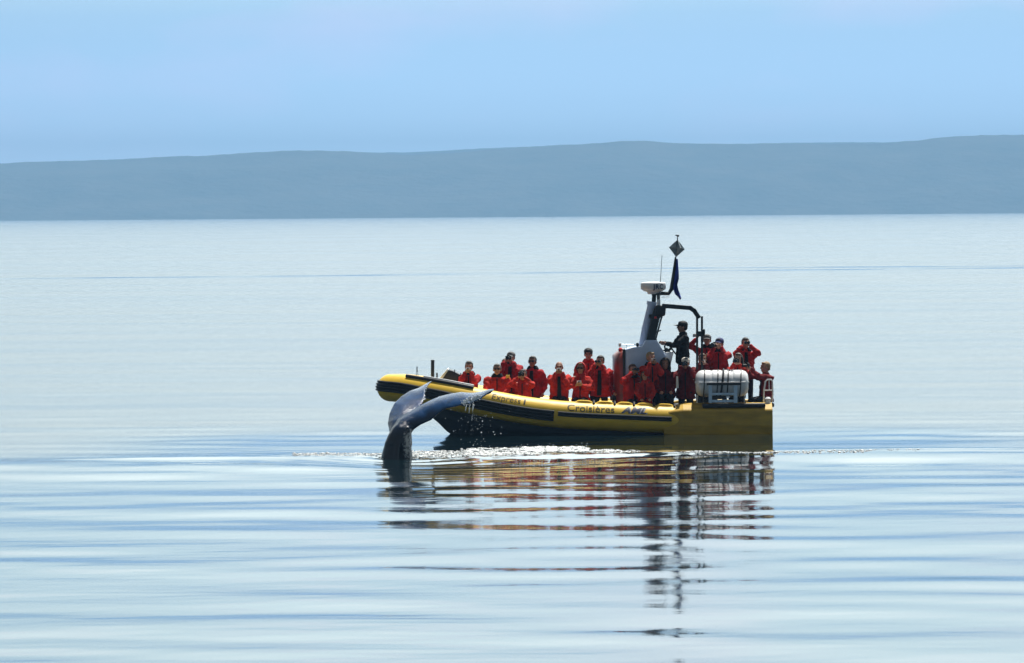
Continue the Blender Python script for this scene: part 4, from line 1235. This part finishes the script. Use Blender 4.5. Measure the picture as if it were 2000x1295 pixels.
# tail stock rising out of the water (left edge, right edge)
stock = [((738, 921), (812, 917)), ((741, 906), (809, 903)), ((744, 893), (806.5, 891)), ((747, 880), (805, 880)), ((750.5, 868), (804.5, 868)), ((755, 857), (803.5, 858)), ((760, 848), (802.5, 850)), ((765, 840), (803, 843)), ((771, 833), (803, 838))]
for i in range(len(stock) - 1):
    for k in range(5):
        t = k / 5
        a = np.array(stock[i][0]) * (1 - t) + np.array(stock[i + 1][0]) * t
        c = np.array(stock[i][1]) * (1 - t) + np.array(stock[i + 1][1]) * t
        dk_ = 1.0 - 0.72 * ((i + t) / 8.0) ** 1.3
        pa, pc = Wp_(*a), Wp_(*c)
        mid = (pa + pc) / 2; hw = np.linalg.norm(pc - pa) / 2
        wb.ell(mid + np.array([-hw * 0.18, 0.05, 0]), (hw * 0.82, 0.34 * dk_, 0.05), n=3)
        wb.ell(mid + np.array([hw * 0.55, -0.06, 0]), (hw * 0.45, 0.22 * dk_, 0.05), n=2)
        wb.ell(mid + np.array([-hw * 0.02, -0.26 * dk_, 0]), (0.07, 0.12 * dk_, 0.05), n=2)       # ridge towards us
def fluke(st, dys, th):
    """st: (upper edge, lower edge) photo points; dys: (dy upper, dy lower); th: half thickness"""
    n = len(st)
    for i in range(n - 1):
        steps = 14
        for k in range(steps + (i == n - 2)):
            t = k / steps
            a = np.array(st[i][0]) * (1 - t) + np.array(st[i + 1][0]) * t
            c = np.array(st[i][1]) * (1 - t) + np.array(st[i + 1][1]) * t
            da = dys[i][0] * (1 - t) + dys[i + 1][0] * t
            dc = dys[i][1] * (1 - t) + dys[i + 1][1] * t
            h = th[i] * (1 - t) + th[i + 1] * t
            pa, pc = Wp_(*a, da), Wp_(*c, dc)
            m_ = 17
            wd = np.linalg.norm(pc - pa); ux = (pc - pa) / max(wd, 1e-6)
            pa = pa + ux * min(0.62 * h, 0.45 * wd); pc = pc - ux * min(0.30 * h, 0.3 * wd)
            for q in range(m_ + 1):
                s_ = q / m_
                hh = h * (0.30 + 0.70 * math.sin(math.pi * min(1, 0.12 + s_ * 0.88)) ** 0.7)
                pt = pa * (1 - s_) + pc * s_
                w = np.linalg.norm(pc - pa) / m_
                bulge = math.sin(math.pi * s_) * h * 0.5
                wb.ell(pt + np.array([0, -bulge, bulge * 0.3]), max(hh, 0.012), n=2)
near_f = [((751, 868), (805, 868)), ((757, 853), (804, 856)), ((764, 840), (803, 845)), ((777.5, 821.5), (808, 838)), ((795.6, 808), (823, 828)), ((816.4, 796), (842, 820)), ((837, 785.5), (857, 806)), ((858, 776), (873, 797)), ((879, 770.5), (890, 794)), ((900, 767), (905, 790)), ((924, 768.5), (920, 787)), ((941.5, 765), (939, 778)), ((955, 761), (953, 768)), ((965, 760), (963, 763))]
near_d = [(0.0, 0.0), (0.03, 0.0), (0.1, 0.0), (0.30, 0.0), (0.42, -0.05), (0.45, -0.1), (0.42, -0.18), (0.36, -0.26), (0.28, -0.34), (0.18, -0.42), (0.02, -0.5), (-0.15, -0.56), (-0.35, -0.62), (-0.55, -0.66)]
near_t = [0.16, 0.15, 0.13, 0.115, 0.09, 0.075, 0.062, 0.055, 0.05, 0.045, 0.038, 0.03, 0.024, 0.016]
fluke(near_f, near_d, near_t)
far_f = [((761, 845), (772, 838)), ((757.5, 827), (786, 822)), ((760.5, 808), (800, 812)), ((770, 788), (812, 803)), ((784, 774.5), (823, 790)), ((801, 763.5), (829, 778)), ((818, 758), (829, 765)), ((830, 751), (832, 756)), ((842.5, 744.5), (842.5, 745.5))]
far_d = [(0.2, 0.15), (0.45, 0.25), (0.7, 0.38), (0.95, 0.50), (1.15, 0.62), (1.30, 0.78), (1.42, 0.98), (1.5, 1.2), (1.58, 1.5)]
far_t = [0.06, 0.05, 0.042, 0.038, 0.032, 0.028, 0.022, 0.018, 0.012]
fluke(far_f, far_d, far_t)
# knobs along the trailing edges and the tips
r = random.Random(5)
for i in range(3, 8):
    for k in range(4):
        t = k / 4
        a = np.array(far_f[i][1]) * (1 - t) + np.array(far_f[i + 1][1]) * t; da = far_d[i][1] * (1 - t) + far_d[i + 1][1] * t
        wb.ell(Wp_(a[0] + r.uniform(-0.3, 1.2), a[1] + r.uniform(-0.5, 1), da), r.uniform(0.012, 0.022), n=1)
for i in range(9, 13):
    for k in range(6):
        t = k / 6
        a = np.array(near_f[i][1]) * (1 - t) + np.array(near_f[i + 1][1]) * t; da = near_d[i][1] * (1 - t) + near_d[i + 1][1] * t
        wb.ell(Wp_(a[0] + r.uniform(-1, 1), a[1] + r.uniform(-2, 1.2), da), r.uniform(0.014, 0.030), n=1)
wmat = bpy.data.materials.new('wet_whale_skin'); wmat.use_nodes = True
nt = wmat.node_tree; nn = nt.nodes; ll = nt.links
b = nn['Principled BSDF']
b.inputs['Roughness'].default_value = 0.2
b.inputs['Specular IOR Level'].default_value = 0.55
b.inputs['Coat Weight'].default_value = 0.0
b.inputs['Coat Roughness'].default_value = 0.12
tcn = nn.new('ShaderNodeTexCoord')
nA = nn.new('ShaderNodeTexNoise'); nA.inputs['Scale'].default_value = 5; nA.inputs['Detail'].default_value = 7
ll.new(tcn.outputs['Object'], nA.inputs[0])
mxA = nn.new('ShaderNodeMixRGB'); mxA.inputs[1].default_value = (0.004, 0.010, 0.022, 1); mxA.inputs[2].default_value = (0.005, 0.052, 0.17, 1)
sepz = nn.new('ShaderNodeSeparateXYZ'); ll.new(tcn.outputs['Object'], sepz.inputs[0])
zr = nn.new('ShaderNodeMapRange'); zr.interpolation_type = 'SMOOTHSTEP'; zr.inputs[1].default_value = 0.5; zr.inputs[2].default_value = 1.2; zr.inputs[3].default_value = 0.0; zr.inputs[4].default_value = 1.6  # blue sky sheen painted into the base colour, stronger up the flukes
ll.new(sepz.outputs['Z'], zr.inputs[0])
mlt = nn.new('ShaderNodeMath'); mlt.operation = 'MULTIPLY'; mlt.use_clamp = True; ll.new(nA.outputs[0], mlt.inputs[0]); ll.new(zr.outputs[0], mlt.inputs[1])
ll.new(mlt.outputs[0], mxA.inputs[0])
# pale scarred skin on the flank of the stock: own marking of the animal
pc_ = Wp_(795, 868, -0.1)
sub = nn.new('ShaderNodeVectorMath'); sub.operation = 'SUBTRACT'; sub.inputs[1].default_value = tuple(pc_)
ll.new(tcn.outputs['Object'], sub.inputs[0])
rot = nn.new('ShaderNodeMapping'); rot.inputs['Rotation'].default_value = (0, rad(-14), 0); rot.inputs['Scale'].default_value = (13.0, 0.5, 3.0)
ll.new(sub.outputs[0], rot.inputs[0])
ln_ = nn.new('ShaderNodeVectorMath'); ln_.operation = 'LENGTH'; ll.new(rot.outputs[0], ln_.inputs[0])
nB = nn.new('ShaderNodeTexNoise'); nB.inputs['Scale'].default_value = 22; nB.inputs['Detail'].default_value = 8; nB.inputs['Roughness'].default_value = 0.7
ll.new(tcn.outputs['Object'], nB.inputs[0])
ad = nn.new('ShaderNodeMath'); ad.operation = 'MULTIPLY_ADD'; ad.inputs[1].default_value = 4.2
ll.new(nB.outputs[0], ad.inputs[0]); ll.new(ln_.outputs['Value'], ad.inputs[2])
mB = nn.new('ShaderNodeMapRange'); mB.inputs[1].default_value = 2.95; mB.inputs[2].default_value = 2.5; mB.inputs[3].default_value = 0; mB.inputs[4].default_value = 1
ll.new(ad.outputs[0], mB.inputs[0])
mxB = nn.new('ShaderNodeMixRGB'); mxB.inputs[2].default_value = (0.55, 0.54, 0.5, 1)
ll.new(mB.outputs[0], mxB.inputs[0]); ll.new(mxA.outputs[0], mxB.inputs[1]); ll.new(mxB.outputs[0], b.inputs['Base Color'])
bpn = nn.new('ShaderNodeBump'); bpn.inputs['Distance'].default_value = 0.01; ll.new(nB.outputs[0], bpn.inputs['Height']); ll.new(bpn.outputs[0], b.inputs['Normal'])
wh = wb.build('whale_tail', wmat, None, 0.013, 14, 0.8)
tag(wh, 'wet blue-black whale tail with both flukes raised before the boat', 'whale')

# ------------------------------------------------------------------ foam, spray
def on_sea(px, py):
    hor = 417.5 - 0.0075 * (px - 1000)
    Y = H_CAM * F_PX / (py - hor)
    p = W(px, py, Y)
    return p.x, Y
M['foam'] = mat('sea_foam', (0.86, 0.88, 0.88), 0.6)
M['drop'] = mat('water_drop', (0.85, 0.9, 0.92), 0.05, spec=1.0)
def scatter(name, items, matl, label):
    v1, f1 = ICO[1]
    Vs = []; Fs = []; n = 0
    for (c, rx, ry, rz) in items:
        j = 1 + 0.25 * np.array([[r.uniform(-1, 1)] for _ in range(len(v1))])
        Vs.append(v1 * j * np.array([rx, ry, rz]) + np.array(c)); Fs.append(f1 + n); n += len(v1)
    o = link_mesh(name, numesh(name, np.concatenate(Vs), np.concatenate(Fs)), matl)
    return tag(o, label, kind='stuff')
items = []
segs = [  # photo x range, y range, pieces, size
    (572, 745, 885.5, 892.5, 650, 0.75), (742, 812, 893.5, 898.5, 260, 0.8), (805, 900, 881, 896, 900, 0.9), (900, 1060, 876, 894, 2100, 1.0),
    (1020, 1150, 873.5, 884, 2600, 1.2), (1150, 1215, 880, 887, 420, 0.9), (1195, 1250, 881, 885, 130, 0.8), (1330, 1420, 884, 892, 330, 0.8), (1420, 1560, 886, 891, 360, 0.8),
    (1560, 1700, 884, 892, 260, 0.8), (1700, 1800, 883, 889, 110, 0.7), (740, 830, 880, 890, 90, 0.6)]
for (x0, x1, y0, y1, cnt, sz) in segs:
    k = 0; tries = 0
    while k < cnt and tries < cnt * 12:
        tries += 1
        px = r.uniform(x0, x1); u = r.random()
        py = y0 + (y1 - y0) * u
        nzv = 0.8 * mnoise.noise(Vector((px * 0.07, py * 0.6, 0.0))) + 0.8 * mnoise.noise(Vector((px * 0.35, py * 1.4, 3.0)))
        edge = min(1, min(px - x0, x1 - px) / 14.0)
        if nzv < 0.10 - 0.15 * edge + r.uniform(-0.1, 0.1): continue
        X, Y = on_sea(px, py)
        z = float(water_height(np.array([X]), np.array([Y]))[0])
        s_ = sz * r.uniform(0.006, 0.021) * (1.6 if r.random() < 0.08 else 1)
        items.append(((X, Y, z + s_ * 0.2), s_ * r.uniform(0.9, 2.0), s_ * r.uniform(0.9, 2.5), s_ * r.uniform(0.3, 0.9)))
        k += 1
scatter('sea_foam', items, M['foam'], 'broken white foam on the water around the whale tail')
items = []
def drop(px, py, dy, s, st=1.0):
    p = Wp_(px, py, dy); items.append((tuple(p), s, s, s * st))
for i in range(4, 8):       # beads along the far fluke's trailing edge
    for k in range(6):
        t = r.random()
        a = np.array(far_f[i][1]) * (1 - t) + np.array(far_f[min(i + 1, 7)][1]) * t
        drop(a[0] + r.uniform(0, 1.6), a[1] + r.uniform(0, 1.5), 0.45 + 0.1 * i - 0.1, r.uniform(0.008, 0.016))
for k in range(260):        # water pouring off the near fluke's outer part
    t = r.random() ** 0.8
    px = 902 + t * 36 + r.gauss(0, 1.5); py = 787 - t * 14 + r.gauss(0, 2.6)
    drop(px, py, -0.60 - 0.1 * t, r.uniform(0.005, 0.012), r.uniform(0.7, 1.6))
for (sx, y0, y1) in ((911, 790, 803), (918, 788, 806), (924, 785, 822), (925.5, 790, 800)):
    for k in range(34):
        t = r.random()
        drop(sx + r.gauss(0, 0.5) - 2 * t, y0 + (y1 - y0) * t, -0.6 + r.gauss(0, 0.03), r.uniform(0.003, 0.007), r.uniform(1.2, 3.0))
for k in range(90):        # scattered falling drops
    px = r.gauss(928, 24); py = r.uniform(798, 882)
    if px < 866: continue
    drop(px, py, r.uniform(-0.7, 0.3), r.choice((0.003, 0.004, 0.005, 0.006, 0.008)), r.uniform(1.0, 1.5))
for (px, py) in ((964, 844), (942, 823), (940, 845), (966, 849), (886, 842), (978, 847)): drop(px, py, -0.4, 0.015)
for k in range(120):        # low spray over the foam
    px = r.uniform(1000, 1150); drop(px, 877 - abs(r.gauss(0, 4)), 1.5, r.uniform(0.005, 0.010))
scatter('water_drops', items, M['drop'], 'beads and strings of water falling from the fluke tips')
